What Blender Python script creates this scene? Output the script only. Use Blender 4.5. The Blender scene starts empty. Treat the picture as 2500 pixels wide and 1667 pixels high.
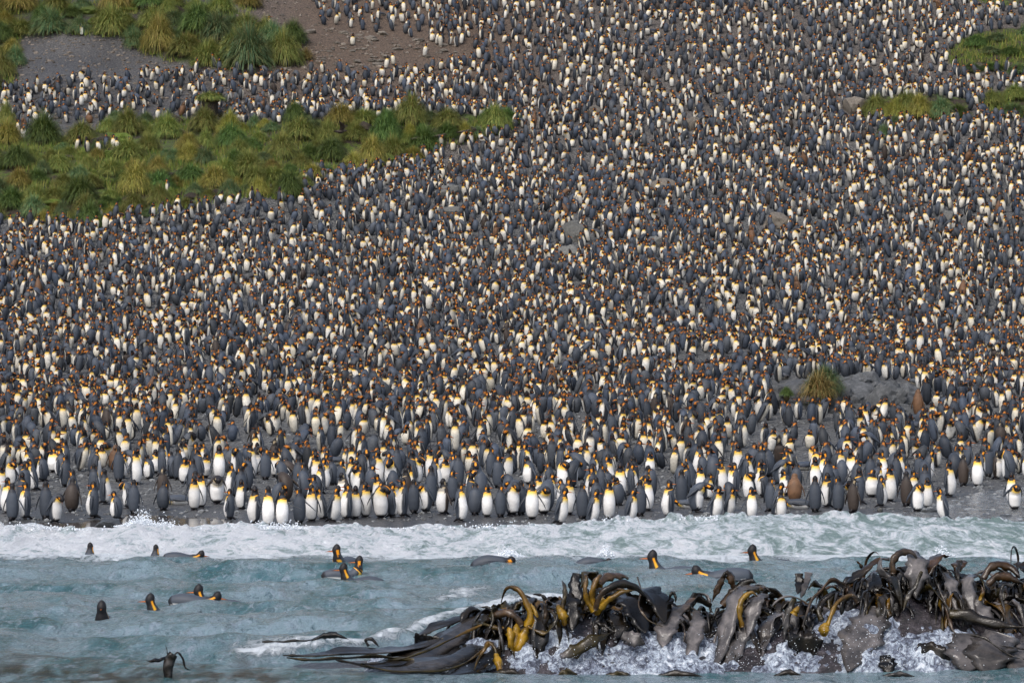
import bpy, math, random
import numpy as np
from mathutils import Vector, Matrix, noise as mnoise

C = bpy.context.scene.collection
sc = bpy.context.scene
R = math.radians

# ------------------------------------------------------------------ camera, sky, sun, exposure
FPX, YH, HC = 9000.0, 950.0, 3.6          # focal length in photo pixels, horizon row, eye height
cam = bpy.data.cameras.new('camera')
camo = bpy.data.objects.new('camera', cam); C.objects.link(camo)
cam.sensor_width = 36.0; cam.lens = FPX / 2500.0 * 36.0
cam.shift_y = (YH - 833.5) / 2500.0
cam.clip_start = 0.5; cam.clip_end = 4000
camo.location = (0, 0, HC); camo.rotation_euler = (R(90), 0, 0)
sc.camera = camo

w = bpy.data.worlds.new('World'); sc.world = w; w.use_nodes = True
nt = w.node_tree; nt.nodes.clear()
sky = nt.nodes.new('ShaderNodeTexSky'); sky.sky_type = 'NISHITA'; sky.sun_disc = False
SUN_EL, SUN_AZ = 52.0, 205.0              # azimuth clockwise from +Y
sky.sun_elevation = R(SUN_EL); sky.sun_rotation = R(SUN_AZ)
sky.air_density = 1.0; sky.dust_density = 4.0; sky.ozone_density = 1.0
hsv = nt.nodes.new('ShaderNodeHueSaturation'); hsv.inputs['Saturation'].default_value = 0.8
bg = nt.nodes.new('ShaderNodeBackground'); bg.inputs['Strength'].default_value = 0.15
wo = nt.nodes.new('ShaderNodeOutputWorld')
nt.links.new(sky.outputs[0], hsv.inputs['Color']); nt.links.new(hsv.outputs[0], bg.inputs['Color'])
nt.links.new(bg.outputs[0], wo.inputs['Surface'])
sun = bpy.data.lights.new('sun', 'SUN'); sun.energy = 0.95; sun.angle = R(26); sun.color = (1.0, 0.985, 0.97)
suno = bpy.data.objects.new('sun', sun); C.objects.link(suno)
sd = Vector((math.sin(R(SUN_AZ)) * math.cos(R(SUN_EL)), math.cos(R(SUN_AZ)) * math.cos(R(SUN_EL)), math.sin(R(SUN_EL))))
suno.rotation_euler = sd.to_track_quat('Z', 'Y').to_euler()
sc.view_settings.view_transform = 'Standard'; sc.view_settings.look = 'None'
sc.view_settings.exposure = 0.34; sc.view_settings.gamma = 1.0
sc.view_settings.use_curve_mapping = False

rng = np.random.default_rng(7)
rnd = random.Random(11)

# ------------------------------------------------------------------ helpers
def vnoise(x, y, seed=0):
    x = np.asarray(x, float); y = np.asarray(y, float)
    xi = np.floor(x).astype(np.int64); yi = np.floor(y).astype(np.int64)
    fx = x - xi; fy = y - yi
    fx = fx * fx * (3 - 2 * fx); fy = fy * fy * (3 - 2 * fy)
    def h(a, b):
        n = (a * 374761393 + b * 668265263 + seed * 1274126177) & 0x7fffffff
        n = ((n ^ (n >> 13)) * 1274126177) & 0x7fffffff
        n = n ^ (n >> 16)
        return (n & 0xffff) / 65535.0
    a = h(xi, yi); b = h(xi + 1, yi); c = h(xi, yi + 1); d = h(xi + 1, yi + 1)
    return (a * (1 - fx) + b * fx) * (1 - fy) + (c * (1 - fx) + d * fx) * fy

def fbm(x, y, seed=0, octv=4):
    s = 0; a = 1.0; t = 0
    for k in range(octv):
        s = s + a * (vnoise(x, y, seed + k) - 0.5); t += a
        a *= 0.5; x = x * 2.03 + 5.1; y = y * 2.03 + 1.7
    return s / t * 2

def smooth(a, b, x):
    t = np.clip((x - a) / (b - a), 0, 1)
    return t * t * (3 - 2 * t)

def in_poly(px, py, poly):
    px = np.asarray(px, float); py = np.asarray(py, float)
    ins = np.zeros(px.shape, bool); n = len(poly)
    for i in range(n):
        x1, y1 = poly[i]; x2, y2 = poly[(i + 1) % n]
        if y1 == y2: continue
        c = ((y1 > py) != (y2 > py)) & (px < (x2 - x1) * (py - y1) / (y2 - y1) + x1)
        ins ^= c
    return ins

def mesh_np(name, V, F, col=None, smooth_=True):
    """F: (m,3) or (m,4) int array; col: (n,3) point colours"""
    V = np.ascontiguousarray(V, np.float32); F = np.ascontiguousarray(F, np.int32)
    k = F.shape[1]; m = F.shape[0]
    me = bpy.data.meshes.new(name)
    me.vertices.add(len(V)); me.vertices.foreach_set('co', V.ravel())
    me.loops.add(m * k); me.loops.foreach_set('vertex_index', F.ravel())
    me.polygons.add(m); me.polygons.foreach_set('loop_start', np.arange(0, m * k, k, dtype=np.int32))
    me.update(calc_edges=True)
    if col is not None:
        ca = me.color_attributes.new('col', 'FLOAT_COLOR', 'POINT')
        cc = np.ones((len(V), 4), np.float32); cc[:, :3] = col
        ca.data.foreach_set('color', cc.ravel())
    me.polygons.foreach_set('use_smooth', np.full(m, smooth_, dtype=bool))
    me.validate()
    return me

def link(name, me, mat=None, parent=None):
    o = bpy.data.objects.new(name, me); C.objects.link(o)
    if mat is not None and me is not None and not me.materials: me.materials.append(mat)
    if parent is not None: o.parent = parent
    return o

def tag(o, label=None, cat=None, group=None, kind=None):
    if label: o['label'] = label
    if cat: o['category'] = cat
    if group: o['group'] = group
    if kind: o['kind'] = kind
    return o

class MB:                                   # collects pieces to one mesh
    def __init__(s): s.V = []; s.F = []; s.Cc = []; s.n = 0
    def add(s, V, F, col=None):
        V = np.asarray(V, float); F = np.asarray(F, int)
        if F.shape[1] == 4: F = np.vstack([F[:, [0, 1, 2]], F[:, [0, 2, 3]]])
        s.V.append(V); s.F.append(F + s.n); s.n += len(V)
        if col is None: col = np.ones((len(V), 3)) * 0.5
        col = np.asarray(col, float)
        if col.ndim == 1: col = np.tile(col, (len(V), 1))
        s.Cc.append(col)
    def mesh(s, name, smooth_=True): return mesh_np(name, np.vstack(s.V), np.vstack(s.F), np.vstack(s.Cc), smooth_)
    def arrays(s): return np.vstack(s.V), np.vstack(s.F), np.vstack(s.Cc)

# ---- material helpers
def newmat(name):
    m = bpy.data.materials.new(name); m.use_nodes = True
    n = m.node_tree; b = n.nodes['Principled BSDF']
    return m, n, b
def N(n, t, **kw):
    x = n.nodes.new(t)
    for k, v in kw.items():
        if k in x.inputs: x.inputs[k].default_value = v
        else: setattr(x, k, v)
    return x
def texco(n, scale=(1, 1, 1), kind='Object'):
    tc = N(n, 'ShaderNodeTexCoord'); mp = N(n, 'ShaderNodeMapping'); mp.inputs['Scale'].default_value = scale
    n.links.new(tc.outputs[kind], mp.inputs['Vector']); return mp.outputs[0]
def noise_(n, vec, scale, detail=5, rough=0.6, dist=0.0):
    x = N(n, 'ShaderNodeTexNoise', Scale=scale, Detail=detail, Roughness=rough, Distortion=dist)
    if vec is not None: n.links.new(vec, x.inputs['Vector'])
    return x.outputs['Fac']
def ramp(n, fac, stops):
    r = N(n, 'ShaderNodeValToRGB'); e = r.color_ramp.elements
    while len(e) > 1: e.remove(e[-1])
    e[0].position = stops[0][0]; e[0].color = (*stops[0][1], 1)
    for p, c in stops[1:]:
        q = e.new(p); q.color = (*c, 1)
    n.links.new(fac, r.inputs['Fac']); return r.outputs['Color']
def mix(n, fac, a, b, mode='MIX'):
    x = N(n, 'ShaderNodeMix', data_type='RGBA', blend_type=mode)
    for sock, v in ((x.inputs[0], fac), (x.inputs[6], a), (x.inputs[7], b)):
        if hasattr(v, 'is_output') or isinstance(v, bpy.types.NodeSocket): n.links.new(v, sock)
        elif isinstance(v, tuple): sock.default_value = (*v, 1)
        else: sock.default_value = v
    return x.outputs[2]
def math_(n, op, a, b=0.0, c=None, clamp=False):
    x = N(n, 'ShaderNodeMath', operation=op); x.use_clamp = clamp
    for i, v in enumerate((a, b) if c is None else (a, b, c)):
        if isinstance(v, bpy.types.NodeSocket): n.links.new(v, x.inputs[i])
        else: x.inputs[i].default_value = v
    return x.outputs[0]
def bump(n, b, h, strength=0.5, dist=0.02):
    x = N(n, 'ShaderNodeBump', Strength=strength, Distance=dist)
    n.links.new(h, x.inputs['Height']); n.links.new(x.outputs[0], b.inputs['Normal'])
def attr(n, name='col'):
    a = N(n, 'ShaderNodeAttribute'); a.attribute_name = name; return a

# ------------------------------------------------------------------ terrain
prof_py = np.array([1265, 1120, 1000, 925, 800, 600, 400, 200, 0, -100.])
prof_Y = np.array([101, 125, 145, 160, 178, 200, 220, 237, 255, 265.])
prof_z = HC - (prof_py - YH) * prof_Y / FPX
Yk = np.concatenate([[-400, 70, 86, 97.5], prof_Y, [300, 380, 600]])
Zk = np.concatenate([[-30, -2.2, -0.8, -0.08], prof_z, [48, 75, 120]])
Yd = np.linspace(-400, 600, 10001); Zd = np.interp(Yd, Yk, Zk)
ker = np.exp(-np.linspace(-2.5, 2.5, 61) ** 2); ker /= ker.sum()
Zs = np.convolve(np.pad(Zd, 30, mode='edge'), ker, 'valid')
wb = smooth(98, 112, Yd); Zd = Zd * (1 - wb) + Zs * wb

TUSS_MID = [(-300, 335), (170, 345), (260, 300), (420, 292), (620, 305), (880, 300), (1000, 288), (1255, 292), (1250, 322), (1060, 365),
            (1000, 402), (750, 432), (735, 470), (690, 492), (560, 492), (400, 522), (200, 545), (-300, 550)]
TUSS_UP = [(-300, -120), (640, -120), (620, 25), (500, 62), (640, 80), (735, 95), (735, 118), (650, 160), (560, 172), (440, 160), (350, 132), (300, 95),
           (60, 78), (30, 215), (-300, 260)]
TUSS_RT = [(2360, 92), (2520, 60), (2900, 60), (2900, 185), (2340, 172), (2310, 140)]
TUSS_RT2 = [(2110, 245), (2360, 245), (2365, 292), (2110, 290)]
TUSS_RT3 = [(2425, 225), (2900, 220), (2900, 290), (2400, 288)]
TUSS_TR = [(2390, -100), (2900, -100), (2900, 30), (2420, 18), (2380, 0)]
OUTCROP = [(1880, 940), (1960, 926), (2230, 930), (2250, 960), (2230, 1016), (1900, 1020), (1865, 985)]
BARE_UP = [(500, -60), (735, -60), (780, 62), (900, 78), (1000, 92), (1080, 108), (1160, 126), (1170, 146), (1090, 164), (960, 184), (760, 200), (560, 178), (440, 178), (250, 190), (120, 205), (-300, 230), (-300, 60)]

def proj(X, Y, Z):
    return 1250 + X * FPX / Y, YH - (Z - HC) * FPX / Y

def height0(X, Y):
    X = np.asarray(X, float); Y = np.asarray(Y, float)
    z = np.interp(Y, Yd, Zd)
    land = smooth(104, 150, Y)
    z = z + land * (0.9 * fbm(X / 22, Y / 22, 3, 3) + 0.22 * fbm(X / 3.5, Y / 3.5, 5, 3)) + 0.05 * smooth(98, 106, Y) * fbm(X / 2.2, Y / 2.2, 9, 3)
    return z
def height(X, Y):
    z = height0(X, Y)
    Yc = np.maximum(Y, 1.0)
    px, py = proj(X, Yc, z)
    # peat banks carrying the tussock grass
    def bank(cx, cy, rx, ry, h):
        return h * np.exp(-(((px - cx) / rx) ** 2 + ((py - cy) / ry) ** 2) ** 1.6)
    z = z + (Y > 100) * (bank(350, 450, 620, 85, 1.3) + bank(950, 335, 330, 45, 1.3) + bank(300, 20, 330, 80, 1.2) + bank(560, 110, 160, 55, 0.8)
                         + bank(2240, 268, 150, 22, 0.8) + bank(2480, 130, 160, 40, 0.8) + bank(2060, 965, 180, 35, 0.5))
    return z

def ground_px(px, py):
    """vectorised: photo pixel -> point on the terrain"""
    px = np.atleast_1d(np.asarray(px, float)); py = np.atleast_1d(np.asarray(py, float))
    ys = np.arange(96, 300, 0.4)
    Yg = ys[None, :]; Xg = (px[:, None] - 1250) * Yg / FPX
    zr = HC - (py[:, None] - YH) * Yg / FPX
    hit = zr <= height(Xg, np.broadcast_to(Yg, Xg.shape))
    i = np.argmax(hit, axis=1); i = np.where(hit.any(axis=1), i, len(ys) - 1)
    Y = ys[i] - 0.2; X = (px - 1250) * Y / FPX
    return X, Y, height(X, Y)

def axis(segs):
    out = [np.linspace(a, b, n, endpoint=False) for a, b, n in segs]
    return np.unique(np.concatenate(out + [[segs[-1][1]]]))
def grid_faces(nx, ny):
    i = np.arange(nx - 1)[None, :] + np.arange(ny - 1)[:, None] * nx
    return np.stack([i, i + 1, i + nx + 1, i + nx], -1).reshape(-1, 4)

gx = axis([(-160, -42, 24), (-42, 42, 220), (42, 160, 24)]); gy = axis([(60, 96, 8), (96, 150, 120), (150, 270, 210), (270, 500, 20)])
GX, GY = np.meshgrid(gx, gy); GZ = height(GX, GY)
PX, PY = proj(GX, GY, height0(GX, GY))
jx = PX + 22 * fbm(GX / 2.5, GY / 2.5, 31, 3); jy = PY + 10 * fbm(GX / 2.5, GY / 2.5, 41, 3)
veg = np.zeros(GX.shape)
for p in (TUSS_MID, TUSS_UP, TUSS_RT, TUSS_RT2, TUSS_RT3, TUSS_TR): veg = np.maximum(veg, in_poly(jx, jy, p))
gc = np.zeros(GX.shape + (3,))
gc[..., 0] = veg                                   # plant cover
gc[..., 1] = np.clip(smooth(520, 130, PY) * (0.2 + 0.8 * smooth(350, 800, PX)) * (1 - .55 * smooth(1150, 1500, PX)), 0, 1)      # brown earth higher up, grey mud at the left
gc[..., 2] = smooth(0.42, 0.10, GZ) * (GY < 125)    # wet near the surf
stream = np.exp(-((PY - (1215 + 12 * fbm(GX / 2, GY / 2, 55, 2))) / 32) ** 2) * smooth(2080, 2260, PX)
gc[..., 2] = np.maximum(gc[..., 2], stream * 0.8)
gc[..., 2] = np.maximum(gc[..., 2], .62 * smooth(360, 330, PY) * smooth(620, 480, PX) * (.5 + 1.2 * vnoise(GX / 3, GY / 3, 71)))
me = mesh_np('ground', np.stack([GX, GY, GZ], -1).reshape(-1, 3), grid_faces(len(gx), len(gy)), gc.reshape(-1, 3))
m, n, b = newmat('ground')
a = attr(n); sp = N(n, 'ShaderNodeSeparateColor'); n.links.new(a.outputs['Color'], sp.inputs[0])
v = texco(n)
n1 = noise_(n, v, 1.3, 8, 0.7); n2 = noise_(n, v, 9.0, 6, 0.75); vo = N(n, 'ShaderNodeTexVoronoi', Scale=7.0); n.links.new(v, vo.inputs['Vector'])
grav = ramp(n, n2, [(0.36, (0.02, 0.022, 0.025)), (0.5, (0.085, 0.088, 0.09)), (0.64, (0.25, 0.25, 0.24))])
brown = ramp(n, n2, [(0.34, (0.035, 0.026, 0.02)), (0.5, (0.095, 0.066, 0.047)), (0.66, (0.21, 0.15, 0.105))])
base = mix(n, sp.outputs[1], grav, brown)
peat = ramp(n, n2, [(0.35, (0.018, 0.013, 0.009)), (0.6, (0.05, 0.036, 0.022)), (0.8, (0.09, 0.07, 0.04))])
moss = ramp(n, n2, [(0.3, (0.03, 0.05, 0.008)), (0.7, (0.10, 0.14, 0.015))])
mf = N(n, 'ShaderNodeMapRange'); mf.inputs[1].default_value = 0.47; mf.inputs[2].default_value = 0.56; n.links.new(n1, mf.inputs[0])
vegc = mix(n, mf.outputs[0], peat, moss)
base = mix(n, sp.outputs[0], base, vegc)
wet = math_(n, 'MULTIPLY', sp.outputs[2], 0.6)
base = mix(n, wet, base, (0.035, 0.035, 0.038))
n.links.new(base, b.inputs['Base Color'])
rr = math_(n, 'MULTIPLY_ADD', sp.outputs[2], -0.6, 0.92); n.links.new(rr, b.inputs['Roughness'])
hh = math_(n, 'ADD', n2, vo.outputs['Distance']); bump(n, b, hh, 0.9, 0.08)
o = link('ground', me, m); tag(o, kind='structure')

# ------------------------------------------------------------------ sea
SURF_TOP = [(-400, 1290), (0, 1293), (40, 1286), (75, 1295), (100, 1306), (180, 1300), (240, 1300), (295, 1291), (342, 1276), (387, 1288), (476, 1295), (595, 1289),
            (690, 1293), (779, 1298), (844, 1287), (927, 1298), (1017, 1294), (1165, 1302), (1240, 1292), (1319, 1288), (1468, 1279), (1587, 1277),
            (1646, 1264), (1688, 1271), (1765, 1264), (1919, 1259), (2050, 1264), (2127, 1271), (2181, 1261), (2246, 1268), (2425, 1268), (2500, 1275), (2900, 1272)]
sx_, sy_ = np.array(SURF_TOP).T
YC = 88.0
def crest_z(X): return HC - (np.interp(1250 + X * FPX / YC, sx_, sy_) - YH) * YC / FPX

FOAM_LINE = [(480, 1592), (620, 1590), (760, 1580), (850, 1575), (960, 1555), (1060, 1530), (1130, 1512), (1240, 1490)]
def sea_z(X, Y):
    amp = smooth(44, 52, Y) * (1 - smooth(77, 80, Y)) * 0.9 + 0.10
    wv = 0.055 * np.sin(Y * 1.15 + 0.35 * X + 2.2 * fbm(X / 6, Y / 9, 71, 2)) + 0.13 * fbm(X / 1.6, Y / 1.5, 73, 3) + 0.16 * fbm(X / 5.0, Y / 3.2, 77, 2)
    z = wv * amp + (0.075 * fbm(X / .75, Y / 1.5, 81, 3) * smooth(46, 54, Y) * (1 - smooth(78, 80, Y))) + 0.03 * fbm(X / 0.35, Y / 0.6, 79, 2)
    px, py = proj(X, np.maximum(Y, 5), 0 * X)
    d = np.abs(py - np.interp(px, *np.array(FOAM_LINE).T)); z = z + 0.10 * np.exp(-(d / 10) ** 2) * (px > 520) * (px < 1500)
    z = z - 0.5 * smooth(80, 84, Y)
    return z
ax = axis([(-220, -12, 30), (-12, 12, 360), (12, 220, 30)]); ay = axis([(-120, 40, 20), (40, 82, 330), (82, 100, 8)])
SX, SY = np.meshgrid(ax, ay); SZ = sea_z(SX, SY)
spx, spy = proj(SX, np.maximum(SY, 5), 0 * SX)
fo = np.zeros(SX.shape + (3,))
fl = np.interp(spx, *np.array(FOAM_LINE).T)
f1 = (.86 + .3 * fbm(SX / .7, SY / .9, 83, 3)) * np.exp(-((spy - fl) / 12) ** 2) * smooth(500, 600, spx) * smooth(1560, 1400, spx)
f2 = np.exp(-(((spx - 1130) / 150) ** 2 + ((spy - (1440 - (spx - 1130) * 0.12)) / 15) ** 2)) * 0.80
f3 = smooth(1385, 1356, spy + 16 * fbm(SX / 1.4, SY / 3, 87, 3)) * 0.9
f4 = np.exp(-(((spx - 640) / 160) ** 2 + ((spy - 1580) / 17) ** 2)) * 0.75
f5 = smooth(1610, 1650, spy) * smooth(1120, 1250, spx) * 0.55
f6 = 0.50 * smooth(1540, 1440, spy) * smooth(900, 1100, spx) * (spy > 1380)
fo[..., 0] = np.clip(np.maximum.reduce([f1, f2, f3, f4, f5, f6]), 0, 1) * (SY > 40)
fo[..., 1] = smooth(1560, 1640, spy) * smooth(1200, 500, spx)
me = mesh_np('sea', np.stack([SX, SY, SZ], -1).reshape(-1, 3), grid_faces(len(ax), len(ay)), fo.reshape(-1, 3))
m, n, b = newmat('sea_water')
a = attr(n); sp = N(n, 'ShaderNodeSeparateColor'); n.links.new(a.outputs['Color'], sp.inputs[0])
v = texco(n, (1.0, 0.45, 1.0)); v2 = texco(n, (1, 0.25, 1))
big = noise_(n, v2, 0.8, 4, 0.6); fine = noise_(n, texco(n, (1.0, .3, 1.0)), 9.0, 7, 0.72, 0.5); rip = noise_(n, v2, 2.2, 5, 0.6, 0.3)
wc = ramp(n, big, [(0.36, (0.035, 0.135, 0.15)), (0.44, (0.13, 0.24, 0.265)), (0.54, (0.24, 0.34, 0.38))])
st = noise_(n, texco(n, (1.0, .26, 1.0)), 6.5, 8, .72, .8)
sd2 = noise_(n, texco(n, (1.0, .22, 1.0)), 5.0, 8, .75, 1.2)
wc = mix(n, math_(n, 'MULTIPLY', math_(n, 'SUBTRACT', sd2, .53), 7.0, clamp=True), wc, (.03, .085, .10))  # dark ripple faces put into the water colour as streaks
wc = mix(n, math_(n, 'MULTIPLY', math_(n, 'SUBTRACT', st, .505), 7.0, clamp=True), wc, (.33, .405, .47))  # pale sky glints on the ripples, painted into the water colour
wc = mix(n, math_(n, 'MULTIPLY', math_(n, 'MULTIPLY', sp.outputs[1], 1.1), math_(n, 'MULTIPLY', math_(n, 'SUBTRACT', rip, .42), 6.0, clamp=True)), wc, (0.035, 0.042, 0.032))  # dark olive streaks: reflections painted into the colour, with sunken kelp
fn = noise_(n, texco(n, (1.0, 0.35, 1.0)), 5.0, 10, 0.78, 1.0)
thr = math_(n, 'SUBTRACT', 0.86, math_(n, 'MULTIPLY', sp.outputs[0], 0.62))
fm = math_(n, 'MULTIPLY', math_(n, 'SUBTRACT', fn, thr), 6.0, clamp=True)
colr = mix(n, fm, wc, (0.82, 0.88, 0.92)); n.links.new(colr, b.inputs['Base Color'])
n.links.new(math_(n, 'MULTIPLY_ADD', fm, 0.45, 0.10), b.inputs['Roughness']); b.inputs['IOR'].default_value = 1.33
rp2 = noise_(n, texco(n, (1.0, .28, 1.0)), 22.0, 4, 0.7, 0.3)
hsum = math_(n, 'ADD', math_(n, 'ADD', math_(n, 'MULTIPLY', rip, 1.9), math_(n, 'MULTIPLY', rp2, .45)), math_(n, 'ADD', math_(n, 'MULTIPLY', fine, .9), math_(n, 'MULTIPLY', fm, 0.4)))
bump(n, b, hsum, 1.0, 0.13)
o = link('sea', me, m); tag(o, kind='structure')

# surf: the breaking wave
ux = axis([(-60, -14, 20), (-14, 14, 480), (14, 60, 20)]); uy = axis([(75.0, 99, 120)])
UX, UY = np.meshgrid(ux, uy)
cz = crest_z(UX)
base_y = 78.2 + 2.6 * fbm(UX / 3.2, 0 * UX, 91, 4) + .8 * fbm(UX / .7, 0 * UX, 95, 2) - 0.0016 * (UX * 90 - 0) * 0 + np.interp(UX, [-14, -3, 3, 14], [-0.9, 0.6, 1.6, 1.2])
lump = fbm(UX / 0.9 + UY * 0.18, UY / 1.7, 93, 4); fro = fbm(UX / 0.25, UY / 0.5, 97, 3)
prof = smooth(base_y, YC, UY) ** 0.85 * (1 - smooth(YC + 0.6, 97.5, UY) * 0.92)
UZ = -0.12 + (cz + 0.12) * prof + 0.14 * lump * smooth(base_y, base_y + 3, UY) * smooth(99, 93, UY) + 0.05 * fro * smooth(base_y, base_y + 1, UY) \
     + 0.20 * np.maximum(0, fro) * np.exp(-((UY - YC) / 1.2) ** 2)
UZ = np.where(UY < base_y, -0.3, UZ)
UZ = UZ - 0.6 * smooth(97.2, 99, UY + 0.9 * fbm(UX / 2.0, 0 * UX, 99, 3))
me = mesh_np('surf', np.stack([UX, UY, UZ], -1).reshape(-1, 3), grid_faces(len(ux), len(uy)))
m, n, b = newmat('surf_foam')
tc = N(n, 'ShaderNodeTexCoord'); mp = N(n, 'ShaderNodeMapping'); mp.inputs['Scale'].default_value = (0.55, 0.16, 1.0); mp.inputs['Rotation'].default_value = (0, 0, R(14))
n.links.new(tc.outputs['Object'], mp.inputs['Vector'])
s1 = noise_(n, mp.outputs[0], 2.6, 10, 0.70, 1.6); s2 = noise_(n, texco(n, (1.0, 0.5, 2.0)), 5.5, 7, 0.7, 0.5)
sxyz = N(n, 'ShaderNodeSeparateXYZ'); n.links.new(tc.outputs['Object'], sxyz.inputs[0])
right = math_(n, 'MULTIPLY_ADD', sxyz.outputs[0], 0.0045, 0.0)
fac = math_(n, 'SUBTRACT', math_(n, 'ADD', math_(n, 'MULTIPLY', s1, 0.72), math_(n, 'MULTIPLY', s2, 0.34)), right)
colr = ramp(n, fac, [(0.42, (0.22, 0.32, 0.30)), (0.465, (0.40, 0.49, 0.49)), (0.505, (0.62, 0.71, 0.74)), (0.56, (0.93, 0.96, 0.99))])
n.links.new(colr, b.inputs['Base Color']); b.inputs['Roughness'].default_value = 0.5
bump(n, b, math_(n, 'ADD', s1, s2), 1.0, 0.25)
o = link('surf', me, m); tag(o, kind='structure')

# spray droplets
def octa(n): pass
OV = np.array([(1, 0, 0), (-1, 0, 0), (0, 1, 0), (0, -1, 0), (0, 0, 1), (0, 0, -1)], float)
OF = np.array([(0, 2, 4), (2, 1, 4), (1, 3, 4), (3, 0, 4), (2, 0, 5), (1, 2, 5), (3, 1, 5), (0, 3, 5)])
def droplets(name, P, S, mat):
    V = P[:, None, :] + OV[None] * S[:, None, None]
    F = OF[None] + (np.arange(len(P)) * 6)[:, None, None]
    o = link(name, mesh_np(name, V.reshape(-1, 3), F.reshape(-1, 3)), mat); tag(o, kind='stuff'); return o
mspray, n, b = newmat('spray'); b.inputs['Base Color'].default_value = (0.85, 0.9, 0.95, 1); b.inputs['Roughness'].default_value = 0.25
def at(px, py, Y): return np.array([(px - 1250) * Y / FPX, Y, HC - (py - YH) * Y / FPX])
P = []; S = []
for (cx, cy, sx, sy, k) in [(345, 1278, 22, 14, 420), (400, 1284, 22, 9, 150), (700, 1288, 40, 7, 120), (1490, 1276, 30, 8, 90), (1240, 1354, 18, 9, 130),
                            (1478, 1352, 10, 10, 120), (640, 1286, 60, 8, 90), (1210, 1287, 120, 7, 120), (90, 1290, 70, 8, 120), (1720, 1268, 60, 6, 80), (2300, 1352, 14, 9, 70)]:
    for i in range(k * 2):
        dx = rnd.gauss(0, sx); up = abs(rnd.gauss(0, sy * 1.3))
        Yd_ = 88 if cy < 1300 else 78.6
        P.append(at(cx + dx, cy + sy * 0.5 - up * math.exp(-(dx / (sx * 1.6)) ** 2) , Yd_ + rnd.uniform(-0.5, 0.5))); S.append(rnd.choice([0.008, 0.012, 0.018, 0.028]) * (1.3 - 0.5 * min(1, up / sy / 2)))
droplets('surf_spray', np.array(P), np.array(S), mspray)

# ------------------------------------------------------------------ penguins
RT = np.array([0, .03, .08, .15, .24, .34, .44, .54, .62, .68, .73, .77, .81, .845, .88, .915, .95, .98, 1.0])
RW = np.array([.03, .090, .120, .142, .156, .162, .160, .152, .140, .124, .105, .086, .072, .066, .067, .065, .055, .036, .004])
RD = np.array([.03, .09, .12, .142, .156, .164, .158, .147, .134, .118, .100, .082, .067, .066, .073, .073, .060, .038, .004])
WHITE = np.array([.80, .79, .77]); SLATE = np.array([.064, .076, .097]); BLACK = np.array([.012, .011, .013])
YEL = np.array([.88, .62, .10]); ORG = np.array([.88, .36, .012]); EAR = np.array([.90, .33, .010])
BROWN = np.array([.055, .042, .035]); CHICK = np.array([.16, .085, .045])

def catmull(P, m):
    P = np.asarray(P, float); n_ = len(P)
    Q = np.vstack([2 * P[0] - P[1], P, 2 * P[-1] - P[-2]])
    out = []
    for u in np.linspace(0, n_ - 1, m):
        i = min(int(u), n_ - 2); t = u - i; p0, p1, p2, p3 = Q[i:i + 4]
        out.append(0.5 * ((2 * p1) + (-p0 + p2) * t + (2 * p0 - 5 * p1 + 4 * p2 - p3) * t * t + (-p0 + 3 * p1 - 3 * p2 + p3) * t ** 3))
    return np.array(out)

ear_sw = np.array([.88, .36, .012])
def pcolor(t, phi, kind):
    """plumage by place on the body; phi in degrees, 0 = breast"""
    a = abs(((phi + 180) % 360) - 180)
    if kind == 'chick':
        return CHICK * (0.8 + 0.4 * ((a * 7.3 + t * 91) % 1)) if t < .8 or a > 50 else CHICK * .45
    if kind == 'swimmer':
        if t < .60: return pcolor(min(t, .5), phi, 'adult')
        if t < .70: return (YEL * .3 + ORG * .7) if a < 20 and t > .66 else (BLACK * 2 if a < 75 else SLATE * .8)
        if 88 < a < 116 and .73 < t < .885: return ear_sw if t > .80 else ear_sw * np.array([1, 1.25, 1.5]) * .9
        return BLACK if (a < 90 or t > .80) else SLATE * .5
    back = {'brown': BROWN, 'dark': SLATE * .62}.get(kind, SLATE)
    if t < .045: return BLACK * 1.5
    if t < .705:
        lim = np.interp(t, [.03, .15, .5, .62, .705], [66, 72, 72, 66, 60])
        if a < lim:
            if kind == 'brown' and t > .60: return np.array([.35, .32, .27])
            y = np.interp(t, [.53, .60, .66, .705], [0, .30, 1, 1.4])
            if y <= 1: return WHITE * (1 - y) + YEL * y
            return YEL * (2 - y) + ORG * (y - 1)
        if a < lim + 9: return BLACK * 2.2
        return back
    if kind == 'brown': ear = np.array([.42, .33, .20])
    else: ear = EAR
    if t < .74:
        if a < 40: return BLACK * 1.5
        if a < 72: return (YEL * .2 + ORG * .8) if kind != 'brown' else ear
        return back * .8 + BLACK * .2
    if t < .815:
        if 76 < a < 94 and t > .785: return ear * .5
        return BLACK if a < 100 else back * .4 + BLACK * .6
    if t < .888:
        if 74 < a < 120: return ear
        return BLACK
    return BLACK * 1.1

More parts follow.
